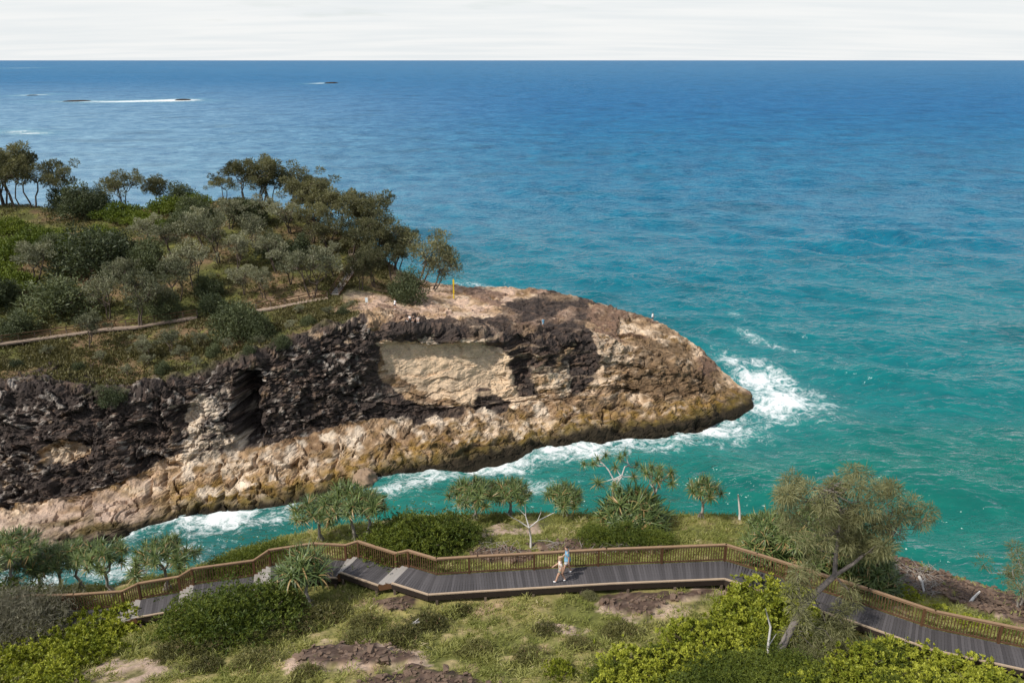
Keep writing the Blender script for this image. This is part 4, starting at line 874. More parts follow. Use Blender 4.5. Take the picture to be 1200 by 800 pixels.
pandanus('low dark-trunked pandanus on the cliff edge close to the big strap-leaved clump', on_ground(661, 604), 1.9, 1.2, 14, .9, 47)
pandanus('pandanus with bare white branches poking out behind the big strap-leaved clump', on_ground(716, 604), 4.3, 2.0, 11, .62, 48, fork=0.45, trunk_r=0.09, bark=M_DEAD, flat=0.9)
pandanus('sparse pandanus with reddish heads rising behind the big strap-leaved clump', on_ground(766, 606), 3.6, 1.1, 11, .62, 49)
pandanus('small isolated pandanus at the cliff edge with a slim forked trunk', on_ground(821, 608), 2.6, 0.98, 16, .66, 50, fork=0.42, lean=(0.1, 0))
for k, (a, b, R_, h_) in enumerate(((893,652,1.1,1.5),(915,646,1.4,2.1),(1022,690,1.2,1.6),(948,664,1.4,1.9),(982,668,1.4,2.0),(1004,672,1.3,2.0))):
    strap_clump('dark strap-leaved bush in the thicket behind the big leaning she-oak', on_ground(a, b), R_, h_, 22, .95, 80+k, 'pandanus thicket behind the leaning she-oak')
for k, (a, b, h, sp, n) in enumerate(((905,650,2.3,1.4,16),(940,660,2.5,1.5,18),(985,672,2.6,1.5,18),(1012,684,2.2,1.2,14),(960,640,2.6,1.4,16))):
    pandanus('dark low pandanus in the thicket behind the big leaning she-oak', on_ground(a, b), h, sp, n, 1.0, 60+k, 'pandanus thicket behind the leaning she-oak', fork=0.3)
strap_clump('big domed clump of strap-leaved pandanus growing down to the ground', on_ground(742, 618), 2.15, 2.5, 44, 1.0, 70)
strap_clump('small strap-leaved plant at the foot of the she-oak by the deck', on_ground(1018, 762), 0.5, 0.5, 6, .7, 71)
strap_clump('small strap-leaved plant among the yellow-green shrubs by the curving deck', on_ground(1066, 768), 0.5, 0.45, 6, .7, 72)

# ---------------------------------------------------------------- the big leaning she-oak
M_TBARK = wood_mat('she_oak_bark', (0.12, 0.10, 0.088), (0.27, 0.235, 0.21), 0.95, 5.0)
def bigtree():
    rng = np.random.default_rng(9); B = on_ground(909, 772); t = thing('she_oak_tree', 'big wispy grey-brown she-oak leaning out over the boardwalk', 'tree', B)
    y0 = B[1]; q = lambda a, b, y: fromY(a, b, y) - B
    g = Geo(); g2 = Geo()
    main = [np.array([-0.1, -0.1, -0.4]), q(914, 762, y0+0.1), q(927, 737, y0+.8), q(940, 712, y0+1.7), q(952, 698, y0+2.3), q(978, 674, y0+3.2)]
    g.tube(main, (0.19, 0.17, 0.155, 0.15, 0.145, 0.125), 8)
    up = [main[-1], q(979, 655, y0+3.5), q(983, 625, y0+3.9), q(986, 600, y0+4.2), q(975, 575, y0+4.3)]
    rt = [main[-1], q(1000, 660, y0+3.3), q(1012, 650, y0+3.4), q(1034, 641, y0+3.6), q(1045, 628, y0+3.7)]
    lf = [main[3], q(936, 690, y0+1.9), q(934, 670, y0+2.4)]
    g.tube(up, (0.115, 0.10, 0.085, 0.065, 0.04), 7); g.tube(rt, (0.10, 0.085, 0.07, 0.05, 0.03), 6); g.tube(lf, (0.07, 0.05, 0.03), 6)
    cl = []
    poly = [(914,602),(918,568),(945,553),(985,546),(1022,556),(1042,570),(1062,572),(1080,590),(1072,612),(1058,632),(1030,646),(1010,654),(980,646),(950,648),(925,630)]
    roots = [np.array(x) for x in (*up[1:], *rt[1:])]
    k = 0
    while k < 74:
        a, b = rng.uniform(912, 1092), rng.uniform(546, 655)
        if not inpoly(np.array([a]), np.array([b]), poly)[0]: continue
        e = q(a, b, y0+3.9+rng.uniform(-1.9, 2.0));  r = min(roots, key=lambda z: np.linalg.norm(z-e))
        g2.tube(branch_path(rng, r, e, 0.07, 5), np.linspace(0.035, 0.010, 5), 4); cl.append((e, (0.43, 0.43, 0.34))); k += 1
    for a, b, y in ((935,672,2.2),(928,690,1.6),(945,690,1.9),(940,725,1.0),(928,745,.6),(950,742,1.0),(968,730,1.5),(985,715,2.2),(975,750,1.0),(990,735,1.8),(1000,705,2.6),(960,760,.7),(935,710,1.1),(1078,610,4.2),(1088,600,4.4),(996,690,2.8),(950,665,2.6)):
        e = q(a, b, y0+y); r = min([np.array(x) for x in main]+roots, key=lambda z: np.linalg.norm(z-e)); g2.tube(branch_path(rng, r, e, 0.07, 5), np.linspace(0.035, 0.01, 5), 4); cl.append((e, (0.36, 0.36, 0.42)))
    link('trunk', g.mesh('trunk', True), M_TBARK, t); link('branches', g2.mesh('branches', True), M_TBARK, t)
    link('crown', crown_mesh('crown', rng, cl, 250, 0.36, 0.028, 0.1, 0.25, 0.1), M_CAS, t)
bigtree()
rng = np.random.default_rng(15)
g, cl, rng2 = tree_proto(411, 3.2, 1.6, 2, (0, 0), 3, 0.07)
t = thing('she_oak_tree', 'small reddish she-oak on the cliff edge beyond the curving deck', 'tree', on_ground(1192, 712)); link('trunk', g.mesh('trunk', True), M_GBARK, t); link('crown', crown_mesh('crown', rng2, cl, 110, 0.34, 0.03, 0.3, 0.1, 0.15), M_CAS, t)

# ---------------------------------------------------------------- shrubs of the near slope
def tuft_shrub(name, seed, R, h, ntuft, nleaf, L, w, mat):
    """domed shrub whose shoots end in rosettes of broad leaves"""
    rng = np.random.default_rng(seed); a = rng.random(ntuft)*6.283; el = np.arcsin(rng.random(ntuft)**0.75); n = np.stack([np.cos(el)*np.cos(a), np.cos(el)*np.sin(a), np.sin(el)], 1)
    lump = 1 + 0.62*fbm(n[:, 0]*1.7+seed, n[:, 1]*1.7, n[:, 2]*1.7, 3) - 0.26*rng.random(ntuft) + 0.14*(rng.random(ntuft) < .06); c = n*lump[:, None]*np.array([R, R, h]); c[:, 2] += 0.02
    tv = rng.random(ntuft)*0.65
    Cc = np.repeat(c, nleaf, 0); Nn = np.repeat(n, nleaf, 0); D_ = Nn*0.8 + rng.normal(size=Cc.shape)*0.75 + np.array([0, 0, .25]); val = np.clip(np.repeat(tv, nleaf)+rng.random(len(Cc))*0.4, 0, 1)
    V, F, A = leaves(Cc + rng.normal(size=Cc.shape)*L*0.15, D_, L*(0.6+0.7*rng.random(len(Cc))), w, rng, val)
    m = int(ntuft*1.2); ci = rng.normal(size=(m, 3))*np.array([R, R, h])*0.42; ci[:, 2] = np.abs(ci[:, 2]); V2, F2, A2 = leaves(np.repeat(ci, 4, 0), rng.normal(size=(m*4, 3)), L*1.3, w*1.3, rng, rng.random(m*4)*0.4)
    fm = mesh_np(name, np.concatenate([V, V2]), np.concatenate([F, F2+len(V)]), False, attrs={'leaf': np.concatenate([A, A2])})
    return (stem_geo(rng, R, h, 7, 0.03).mesh('stem', True), fm, M_BARK, mat, h*0.8+R*0.62)
M_TWIG = leaf_mat('grey_twig', (0.10, 0.092, 0.062), (0.33, 0.31, 0.22), 0.15)
for i in range(3):
    PROTO['bri', i] = tuft_shrub('foliage', 500+i, 1.1, 0.8, 140, 20, 0.125, 0.06, M_BRI)
    PROTO['grn', i] = tuft_shrub('foliage', 520+i, 1.2, 0.95, 1300, 8, 0.075, 0.024, M_GRN)
    PROTO['hea', i] = tuft_shrub('foliage', 540+i, 0.9, 0.38, 600, 6, 0.12, 0.026, M_HEA)
    PROTO['wit', i] = tuft_shrub('foliage', 580+i, 1.7, 1.7, 1500, 6, 0.19, 0.014, M_TWIG)
    PROTO['wis', i] = tuft_shrub('foliage', 560+i, 0.8, 0.7, 500, 6, 0.20, 0.02, M_CAS)
BR = 'yellow-green tufted shrubs below the curving deck'; BL = 'yellow-green tufted shrubs beside the lowest deck'; HE = 'low brownish heath mounds on the near slope'
L_BR = 'yellow-green tufted shrub in the thicket below the curving deck'; L_BL = 'yellow-green tufted shrub in the thicket beside the lowest deck'; L_HE = 'low brownish heath mound on the grassy slope below the boardwalk'
GR = 'dark green shrubs below the curving deck'
SH = [
 ('bri',655,790,26,.8,'small lone yellow-green tufted shrub between grass tussocks at the thicket edge',None),
 ('grn',24,728,52,1.1,'dark green shrub at the foot of the pandanus grove by the lowest deck','dark green shrubs by the lowest deck'),('grn',60,722,30,1.0,'dark green shrub at the foot of the pandanus grove by the lowest deck','dark green shrubs by the lowest deck'),('grn',-10,735,60,1.1,'dark green shrub at the foot of the pandanus grove by the lowest deck','dark green shrubs by the lowest deck'),
 ('grn',238,738,54,1.15,'big round dark green bush against the deck, half nearer the steps','round dark green bushes against the deck'),('grn',288,738,66,1.15,'biggest round dark green bush pressed against the boardwalk deck','round dark green bushes against the deck'),('grn',330,715,36,.9,'dark green bush between the round one and the leaning pandanus',None),
 ('grn',462,650,54,1.0,'dark green hedge bush behind the railing, nearer the pale-trunked pandanus','dark green hedge behind the railing'),('grn',494,644,56,1.0,'dark green hedge bush behind the railing, middle one','dark green hedge behind the railing'),('grn',526,636,46,1.0,'dark green hedge bush behind the railing, nearer the dense pandanus','dark green hedge behind the railing'),
 ('grn',700,634,26,1.2,'low bright green hedge in front of the strap-leaved clump','low green hedge before the strap-leaved clump'),('grn',735,636,28,1.2,'low bright green hedge in front of the strap-leaved clump','low green hedge before the strap-leaved clump'),('grn',768,637,24,1.2,'low bright green hedge in front of the strap-leaved clump','low green hedge before the strap-leaved clump'),
 ('grn',300,662,34,1.1,'green shrub on the gorge edge behind the railing of the half hidden deck','green shrubs on the gorge edge'),('grn',268,670,28,1.1,'green shrub on the gorge edge behind the railing of the half hidden deck','green shrubs on the gorge edge'),('grn',328,656,30,1.0,'green shrub on the gorge edge behind the railing of the half hidden deck','green shrubs on the gorge edge'),
 ('bri',1100,720,16,1.3,'yellow-green shrub growing against the seaward side of the curving rail','shrubs along the seaward rail'),('bri',1140,733,16,1.3,'yellow-green shrub growing against the seaward side of the curving rail','shrubs along the seaward rail'),('bri',1060,700,18,1.2,'yellow-green shrub growing against the seaward side of the curving rail','shrubs along the seaward rail'),('grn',1180,742,14,1.2,'small dark green shrub against the seaward rail',None),
 *[('wis', a, b, 40, 1.0, 'grey twiggy shrub at the foot of the pandanus grove', 'grey twiggy shrubs by the grove') for a, b in ((5,722),(55,720),(18,738))], *[('wit', a, b, 66, 1.0, 'tall grey twiggy shrub hiding the end of the lowest deck railing', 'twiggy shrubs over the lowest deck') for a, b in ((-6,748),(16,746),(38,742))],
 ('hea',385,725,22,1.2,L_HE,HE),('hea',430,735,18,1.2,L_HE,HE),('hea',315,755,22,1.3,L_HE,HE),('hea',255,765,22,1.3,L_HE,HE),('hea',470,752,20,1.3,L_HE,HE),('hea',345,745,20,1.2,L_HE,HE),('hea',205,768,20,1.2,L_HE,HE),('hea',500,735,18,1.3,L_HE,HE),('hea',300,780,20,1.3,L_HE,HE),('hea',560,765,18,1.2,L_HE,HE),('hea',620,775,18,1.2,L_HE,HE),('hea',420,752,16,1.2,L_HE,HE),('hea',240,785,18,1.2,L_HE,HE),('hea',540,720,14,1.2,L_HE,HE),('hea',640,742,14,1.2,L_HE,HE),('hea',680,760,16,1.2,L_HE,HE),('hea',360,790,14,1.2,L_HE,HE),('hea',730,745,18,1.2,L_HE,HE),
 ('wis',985,770,28,.9,'wispy grey-brown shrub at the foot of the leaning she-oak','wispy shrubs under the leaning she-oak'),('wis',945,775,24,.9,'wispy grey-brown shrub at the foot of the leaning she-oak','wispy shrubs under the leaning she-oak'),('wis',870,780,20,.8,'small wispy brown shrub among the dark green ones',None),('wis',690,700,13,.8,'twiggy brown shrublet growing under the deck edge below the walkers',None),
]
def fill(poly, step, kd, h0, h1, wd, lb, gp, seed):
    """shrubs spaced through a thicket outline"""
    r_ = np.random.default_rng(seed); pts = []; poly = np.array(poly, float); lo, hi = poly.min(0), poly.max(0)
    for _ in range(1500):
        q = r_.uniform(lo, hi)
        if inpoly(q[:1], q[1:], poly)[0] and all(math.hypot(q[0]-a[0], (q[1]-a[1])*1.7) > step for a in pts): pts.append(q)
    tb = on_ground(909, 772)
    for q in pts:
        p = on_ground(*q); l2 = lb
        dd = min(np.hypot(*(p[:2]-along(A_, s)[:2])) for A_ in (NEAR['G'][4:], NEAR['A'], NEAR['B']) for s in np.linspace(0, seg_len(A_)[-1], 60))
        w = 'yellow-green tufted shrub' if kd == 'bri' else 'dark green shrub'
        if lb in (L_BR, 'dark green shrub below the curving deck'):
            if np.hypot(*(p-tb)[:2]) < 1.9: l2 = w + ' crowding the foot of the leaning she-oak'
            elif dd < 1.5: l2 = w + ' pressed against the edge of the curving deck' if kd == 'bri' else w + ' nearest the curving deck'
            elif p[0] < tb[0]: l2 = w + ' in the thicket between the brown rock and the leaning she-oak'
            else: l2 = w + ' in the thicket past the leaning she-oak, below the curving deck'
        elif lb == L_BL: l2 = w + (' touching the edge of the lowest deck' if dd < 1.3 else ' in the thicket downhill of the grove, clear of the deck')
        SH.append((kd, float(q[0]), float(q[1]), r_.uniform(h0, h1), wd, l2, gp))
fill([(690,815),(720,790),(790,775),(822,748),(850,722),(885,700),(925,702),(930,735),(900,765),(860,772),(790,815)], 30, 'bri', 30, 40, 1.1, L_BR, BR, 1)
fill([(950,815),(985,790),(1010,765),(1060,768),(1120,782),(1180,812),(1190,830),(950,830)], 32, 'bri', 30, 38, 1.1, L_BR, BR, 2)
fill([(-30,820),(-30,745),(40,742),(95,735),(150,725),(160,742),(110,770),(85,790),(70,820)], 30, 'bri', 28, 38, 1.05, L_BL, BL, 3)
fill([(700,800),(850,735),(910,715),(930,750),(860,790),(720,815)], 62, 'grn', 26, 36, 1.0, 'dark green shrub below the curving deck', GR, 6)
fill([(980,815),(1030,775),(1120,790),(1180,820)], 60, 'grn', 26, 34, 1.0, 'dark green shrub below the curving deck', GR, 7)
fill([(800,825),(815,795),(870,780),(930,785),(945,825)], 32, 'grn', 34, 40, 1.1, 'dark green shrub below the curving deck', GR, 4)
nm = {'wit': 'shrub', 'bri': 'shrub', 'grn': 'bush', 'hea': 'heath_mound', 'wis': 'shrub'}
def heath_label(a, b):
    w = 'low brownish heath mound'
    for x, y, r, s in ((415,768,75,' bordering the dark rock slab in the grass'),(288,738,80,' at the foot of the biggest round bush'),(770,708,90,' beside the brown rock under the long deck'),(366,712,60,' beside the stilt roots of the leaning pandanus'),(140,785,90,' beside the bare pink patch of ground'),(530,800,90,' uphill of the second rock slab')):
        if math.hypot(a-x, (b-y)*1.5) < r: return w + s
    return w + ' on open grass in front of the long deck'
for k, (kd, a, b, hp, wd, lb, gp) in enumerate(SH):
    if lb == L_HE: lb = heath_label(a, b)
    p = on_ground(a, b); plant(nm[kd], kd, k % 3, p - np.array([0, 0, 0.12]), pxm(p, hp)*1.05, lb, 'shrub' if kd in ('bri', 'wis', 'wit') else ('bush' if kd == 'grn' else 'heath'), gp, wide=wd, part='foliage')

# ---------------------------------------------------------------- grass of the near slope
rng = np.random.default_rng(21)
N_T = 13000; tx = rng.uniform(-34, 34, N_T*3); ty = rng.uniform(23.5, 48, N_T*3)
ii = np.clip(np.searchsorted(gx, tx), 0, len(gx)-1); jj = np.clip(np.searchsorted(gy, ty), 0, len(gy)-1)
dens = smooth(-0.35, 0.25, fbm(tx*.45, ty*.45, 2.0, 3) + 0.15)*(1-rk[ii, jj]*0.93)*(1-pa[ii, jj]*0.7)*(cliff[ii, jj] < 0.5)
okm = rng.random(len(tx)) < dens
for k in FAR:                                             # none through the walkway
    mid = (FAR[k]+NEAR[k])/2
    for a, b in zip(mid[:-1], mid[1:]):
        for s in np.linspace(0, 1, max(2, int(np.linalg.norm(b-a)/0.4))): q = a*(1-s)+b*s; okm &= np.hypot(tx-q[0], ty-q[1]) > 1.0
tx, ty = tx[okm][:N_T], ty[okm][:N_T]; ii, jj = ii[okm][:N_T], jj[okm][:N_T]; tz = GZ[ii, jj]
nb = 14; Cc = np.repeat(np.stack([tx, ty, tz-0.03], 1), nb, 0); Cc[:, :2] += rng.normal(size=(len(Cc), 2))*0.10
th = np.repeat(0.20+0.44*rng.random(len(tx))*np.clip(0.6+fbm(tx*.3, ty*.3, 5.0, 2), 0.35, 1.3), nb)
D_ = rng.normal(size=Cc.shape)*np.array([.55, .55, .1]) + np.array([0.08, 0, 0.75])
gv = np.repeat(np.clip(0.42 + 0.75*fbm(tx*.35, ty*.35, 7.0, 3) + rng.normal(size=len(tx))*0.16, 0, 0.9), nb) + rng.random(len(Cc))*0.14
V, F, A = leaves(Cc, D_, th*(0.6+0.7*rng.random(len(Cc))), 0.034, rng, np.clip(gv, 0, 1), 0.22)
bsel = rng.choice(len(tx), 420, replace=False); nb2 = 64                # big drooping tussocks among the short grass
C2_ = np.repeat(np.stack([tx[bsel], ty[bsel], tz[bsel]], 1), nb2, 0); C2_[:, :2] += rng.normal(size=(len(C2_), 2))*0.12
D2_ = rng.normal(size=C2_.shape)*np.array([.7, .7, .15]) + np.array([0, 0, .8]); v2 = np.clip(np.repeat(rng.random(420)*.8, nb2) + rng.random(len(C2_))*.3, 0, 1)
V2, F2, A2 = leaves(C2_, D2_, np.repeat(rng.uniform(.35, .75, 420), nb2)*(.6+.6*rng.random(len(C2_))), 0.03, rng, v2, 0.42)
V = np.concatenate([V, V2]); F = np.concatenate([F, F2+len(A)]); A = np.concatenate([A, A2])
link('grass', mesh_np('grass', V, F, False, attrs={'leaf': A}), M_GRASS, kind='stuff', label='tussocky green and straw-coloured grass on the slope around the boardwalk', cat='grass')

# ---------------------------------------------------------------- dead wood
def dead(name, label, cat, paths, base, group=None):
    t = thing(name, label, cat, base, 0, group)
    for k, (pts, rad) in enumerate(paths):
        g = Geo(); g.tube(np.array(pts)-base, np.array(rad)*(0.7 if name == 'dead_tree' else 1.0), 6); link('trunk' if k == 0 else 'branch', g.mesh('branch', True), M_DEAD, t)
b = on_ground(622, 641); y = b[1]; q = lambda a, c, dy=0: fromY(a, c, y+dy)
dead('dead_tree', 'leafless bleached dead tree standing on the grass behind the long railing', 'dead tree', [([b-(0, 0, .3), q(622, 630), q(620, 618, .1)], (0.10, 0.085, 0.07)), ([q(620, 618, .1), q(608, 610), q(600, 606, -.1), q(592, 600, -.2)], (0.05, 0.04, 0.03, 0.015)), ([q(620, 618, .1), q(616, 604, .1), q(616, 590, .2)], (0.06, 0.045, 0.02)), ([q(620, 618, .1), q(630, 610, .3), q(640, 605, .4), q(650, 600, .5)], (0.045, 0.035, 0.03, 0.014)), ([q(616, 604, .1), q(609, 597), q(604, 594)], (0.03, 0.02, 0.01)), ([q(630, 610, .3), q(634, 600, .2), q(634, 595, .2)], (0.025, 0.02, 0.01))], b)
b = on_ground(867, 609); y = b[1]
dead('dead_stump', 'thin white dead trunk standing alone at the cliff edge', 'stump', [([b-(0, 0, .3), q(867, 600), q(866, 590), q(865, 579, .1)], (0.085, 0.07, 0.06, 0.045))], b)
b = on_ground(902, 776); y = b[1]
dead('dead_branch', 'bare whitish forked stick rising beside the leaning she-oak trunk', 'dead branch', [([b-(0, 0, .3), q(900, 757), q(903, 734), q(897, 713, .1)], (0.06, 0.055, 0.045, 0.02)), ([q(900, 757), q(906, 748, .1), q(910, 742, .1)], (0.03, 0.02, 0.012))], b)
for a1, b1, a2, b2, lb in ((1077,676,1082,697,'bleached log lying upright among the grey brushwood beyond the deck'),(1131,714,1147,697,'bleached forked log lying on the pink rock beyond the curving rail'),(478,737,492,733,'short grey log lying in the heath below the boardwalk')):
    p1_, p2_ = on_ground(a1, b1), on_ground(a2, b2); up_ = np.array([0, 0, .12]); m_ = (p1_+p2_)/2+(0, 0, .25)
    dead('log', lb, 'log', [([p1_+up_*.2, m_, p2_+up_*2], (0.09, 0.08, 0.05)), ([m_, m_+(0.25, 0.1, 0.2)], (0.04, 0.015))], p1_)
rng = np.random.default_rng(31); g = Geo()
for k in range(420):
    p = on_ground(rng.uniform(1012, 1100), rng.uniform(664, 700)) if k < 330 else on_ground(rng.uniform(560, 780), rng.uniform(636, 650)); a = rng.random()*6.28; l = rng.uniform(.4, 1.2); d = np.array([math.cos(a), math.sin(a), rng.uniform(-.1, .6)])*l; p = p+(0, 0, rng.random()*.15)
    g.tube([p-d/2, p+rng.normal(size=3)*.05, p+d/2], (0.02, 0.016, 0.008), 4)
link('brushwood', g.mesh('brushwood'), M_GBARK, kind='stuff', label='tangle of dead grey twigs on the bare ground beyond the deck', cat='brushwood')

# ---------------------------------------------------------------- loose rocks
def rock_mesh(seed, r, amp=0.3, n=24):
    th = np.linspace(0, 2*np.pi, n*2+1)[:-1]; ph = np.linspace(0.02, np.pi-0.02, n); A_, B_ = np.meshgrid(th, ph, indexing='ij')
    d = np.stack([np.cos(A_)*np.sin(B_), np.sin(A_)*np.sin(B_), np.cos(B_)], -1); k = 1 + amp*fbm(d[..., 0]*1.3+seed, d[..., 1]*1.3, d[..., 2]*1.3, 4, True) + amp*.3*fbm(d[..., 0]*5+seed, d[..., 1]*5, d[..., 2]*5, 3)
    V = (d*k[..., None]*np.asarray(r)).reshape(-1, 3); i = np.arange(2*n*n).reshape(2*n, n); j = np.roll(i, -1, 0)
    return mesh_np('rock', V, np.stack([i[:, :-1], i[:, 1:], j[:, 1:], j[:, :-1]], -1).reshape(-1, 4), True)
def rock_mat(name, c1, c2):
    t = NT(name); n = t.noise(1.4, 7, 0.65, t.objc()); return t.done(t.bsdf(t.mix(n, (*c1, 1), (*c2, 1)), 0.9, 0.2, t.bump(n, 0.7, 0.2)))
M_BOUL = rock_mat('boulder_stone', (0.14, 0.09, 0.05), (0.42, 0.30, 0.21)); M_WETR = rock_mat('wet_dark_stone', (0.012, 0.010, 0.009), (0.06, 0.045, 0.035))
p = fromZ(428, 562, 0.6); link('boulder', rock_mesh(3.3, (1.35, 1.5, 1.15), .6), M_BOUL, loc=p, label='rounded tan boulder at the water edge under the headland cliff', cat='boulder')
for k, (a, b, w, h, lb) in enumerate(((90,118.5,22,1.6,'flat dark reef rock in the middle of the long line of surf'),(214,117.5,14,2.6,'dark reef rock at the seaward end of the long line of surf'),(388,97.8,12,2.6,'small lone dark rock far out at sea'),(38,112,9,1.2,'small reef rock breaking white surf off the headland crest'))):
    p = fromZ(a, b, 0.0); r = w/2*p[1]*CP/FPX*1.1; link('reef_rock', rock_mesh(5+k, (r, r*1.3, h*p[1]/2200)), M_WETR, loc=p, label=lb, cat='rock')

# broken stone lying on the bare patches of the near slope
rng = np.random.default_rng(52); ci, cj = np.nonzero((rk > 0) & (nobury > 0.5) & (cliff < .3) & (GY > 24) & (np.abs(GX) < 32)); sel = rng.choice(len(ci), 1500); g = Geo()
BOX = np.array([[x, y, z] for x in (-.5, .5) for y in (-.5, .5) for z in (-.5, .5)]); BF = [[0, 1, 3, 2], [4, 6, 7, 5], [0, 4, 5, 1], [2, 3, 7, 6], [0, 2, 6, 4], [1, 5, 7, 3]]
for i_, j_ in zip(ci[sel], cj[sel]):
    s_ = rng.uniform(.04, .13)*(2.0 if rng.random() < .08 else 1); V = (BOX + rng.normal(size=(8, 3))*.13)*np.array([1.5, 1.0, .55])*s_; a = rng.random()*6.28; ca, sa = math.cos(a), math.sin(a)
    V = V @ np.array([[ca, sa, 0], [-sa, ca, 0], [rng.normal()*.2, rng.normal()*.2, 1]]); g.add(V + np.array([GX[i_, j_]+rng.normal()*.1, GY[i_, j_]+rng.normal()*.1, GZ[i_, j_]+.03]), BF)
M_STONE = rock_mat('loose_stone', (0.060, 0.040, 0.030), (0.25, 0.17, 0.12))
link('rubble', g.mesh('rubble'), M_STONE, kind='stuff', label='dark brown broken stone strewn over the bare patches of the near slope', cat='rubble')

# ---------------------------------------------------------------- things on the headland
M_FDECK = wood_mat('pale_walkway', (0.24, 0.175, 0.13), (0.37, 0.285, 0.215), 0.85, 2.0)
def head_pt(a, b, up=0.0):
    p = None
    while p is None or p[1] > 215: p = ray(a, b, headland); b += 1.5
    return p + np.array([0, 0, up])
def smooth_pts(pts, up):
    P_ = np.array([head_pt(a, b, up) for a, b in pts]); return P_
def far_walk(label, pts, width, up=0.35):
    F_ = smooth_pts(pts, up); 
    for _ in range(2): F_[1:-1, 2] = 0.5*F_[1:-1, 2] + 0.25*(F_[2:, 2]+F_[:-2, 2])
    N_ = offset(F_, width); org = F_[0].copy(); t = thing('walkway', label, 'walkway', org)
    d = Geo(); r = Geo(); lo = Geo()
    for k in range(len(F_)-1):
        a, b, c, e = F_[k]-org, F_[k+1]-org, N_[k+1]-org, N_[k]-org; dn = np.array([0, 0, -0.25])
        d.add([a, b, c, e, a+dn, b+dn, c+dn, e+dn], [[0, 3, 2, 1], [3, 7, 6, 2], [0, 1, 5, 4], [4, 5, 6, 7], [0, 4, 7, 3], [1, 2, 6, 5]])
        r.bar(a+(0, 0, 1.05), b+(0, 0, 1.05), 0.16, 0.10); lo.bar(a+(0, 0, .55), b+(0, 0, .55), 0.08, 0.12); lo.bar(a+(0, 0, .25), b+(0, 0, .25), 0.08, 0.10)
    link('deck', d.mesh('deck'), M_FDECK, t); link('top_rail', r.mesh('top_rail'), M_RAIL, t); link('bottom_rail', lo.mesh('bottom_rail'), M_RAIL, t)
    L = seg_len(F_)[-1]; n = int(L/2.2)
    for k in range(n+1):
        for A_ in (F_, N_):
            q = along(A_, k/n*seg_len(A_)[-1]); h = 1.05 if A_ is F_ else 0.0
            gl = link('post', PILE, None, t, q-org+(0, 0, (h-0.9)/2)); gl.scale = (1.1, 1.1, h+0.9)
far_walk('pale timber walkway with brown rail winding across the headland slope', [(-70,414),(-30,408),(0,403),(45,396),(90,389),(125,385),(160,382),(198,376),(232,370)], 1.3)
far_walk('short pale walkway with rail between the bushes and the timber steps', [(300,363),(330,357),(358,352),(384,348)], 1.3)
def far_steps():
    A_ = head_pt(392, 345, .3); B_ = head_pt(426, 300, .4); t = thing('stairs', 'long timber steps with brown handrails climbing the headland between trees', 'stairs', A_); n = 22
    d = B_-A_; sd = np.array([d[1], -d[0], 0]); sd /= np.linalg.norm(sd); sd *= 0.8; ang = math.atan2(d[1], d[0])
    for i in range(n):
        o = link('tread', TREAD, None, t, d*(i+.5)/n); o.scale = (np.linalg.norm(d[:2])/n*0.9, 1.6, 1.6); o.rotation_euler.z = ang
    for s in (1, -1):
        g = Geo(); g.bar(sd*s, d+sd*s, 0.10, 0.35); link('stringer', g.mesh('stringer'), M_POST, t)
        g = Geo(); g.bar(sd*s+(0, 0, 1.05), d+sd*s+(0, 0, 1.05), 0.12, 0.10); g.bar(sd*s+(0, 0, .6), d+sd*s+(0, 0, .6), 0.06, 0.08); link('handrail', g.mesh('handrail'), M_RAIL, t)
        for i in range(8): o = link('post', PILE, None, t, d*i/7+sd*s+np.array([0, 0, .1])); o.scale = (.9, .9, 1.9)
far_steps()
def lookout():
    A_ = head_pt(421, 300, .1); t = thing('lookout_deck', 'small timber lookout platform with pale boards at the top of the steps', 'platform', A_); g = Geo(); g.box((0, 0, .5), (3.6, 1.8, .18)); link('deck', g.mesh('deck'), M_FDECK, t)
    for x in (-1.7, 0, 1.7):
        for y in (-.8, .8): o = link('post', PILE, None, t, (x, y, .6)); o.scale.z = 2.2
    g = Geo(); g.box((0, .8, 1.6), (3.7, .1, .1)); g.box((0, .8, 1.1), (3.7, .06, .1)); link('handrail', g.mesh('handrail'), M_RAIL, t)
lookout()
M_YEL = plain_mat('yellow_paint', (0.72, 0.50, 0.03), 0.5); M_WHT = plain_mat('white_paint', (0.78, 0.78, 0.76), 0.5); M_RED = plain_mat('ring_red', (0.65, 0.10, 0.04), 0.5)
def yellow_post():
    p = head_pt(532, 348); t = thing('marker_post', 'tall yellow marker post standing on the bare rock platform', 'post', p)
    g = Geo(); g.tube([(0, 0, -.4), (0, 0, 1.8), (0, 0, 3.9)], (0.13, 0.12, 0.12), 8); link('pole', g.mesh('pole'), M_YEL, t)
    g = Geo(); g.box((0, -.14, 3.3), (0.34, 0.05, 0.9)); link('sign_plate', g.mesh('sign_plate'), M_YEL, t)
    g = Geo(); g.box((0, -.14, 1.5), (0.30, 0.08, 0.6)); link('equipment_box', g.mesh('equipment_box'), M_YEL, t)
    g = Geo(); g.box((0, 0, 0.03), (0.7, 0.7, 0.14)); link('footing', g.mesh('footing'), M_KERB, t)
yellow_post()
def white_sign():
    p = head_pt(430, 361); t = thing('sign_post', 'slim white sign on a post where the path meets the rock platform', 'sign', p)
    g = Geo(); g.tube([(0, 0, -.3), (0, 0, 2.1)], (0.06, 0.06), 6); link('pole', g.mesh('pole'), M_KERB, t); g = Geo(); g.box((0, -.08, 1.75), (.42, .04, .75)); link('sign_plate', g.mesh('sign_plate'), M_WHT, t)
white_sign()

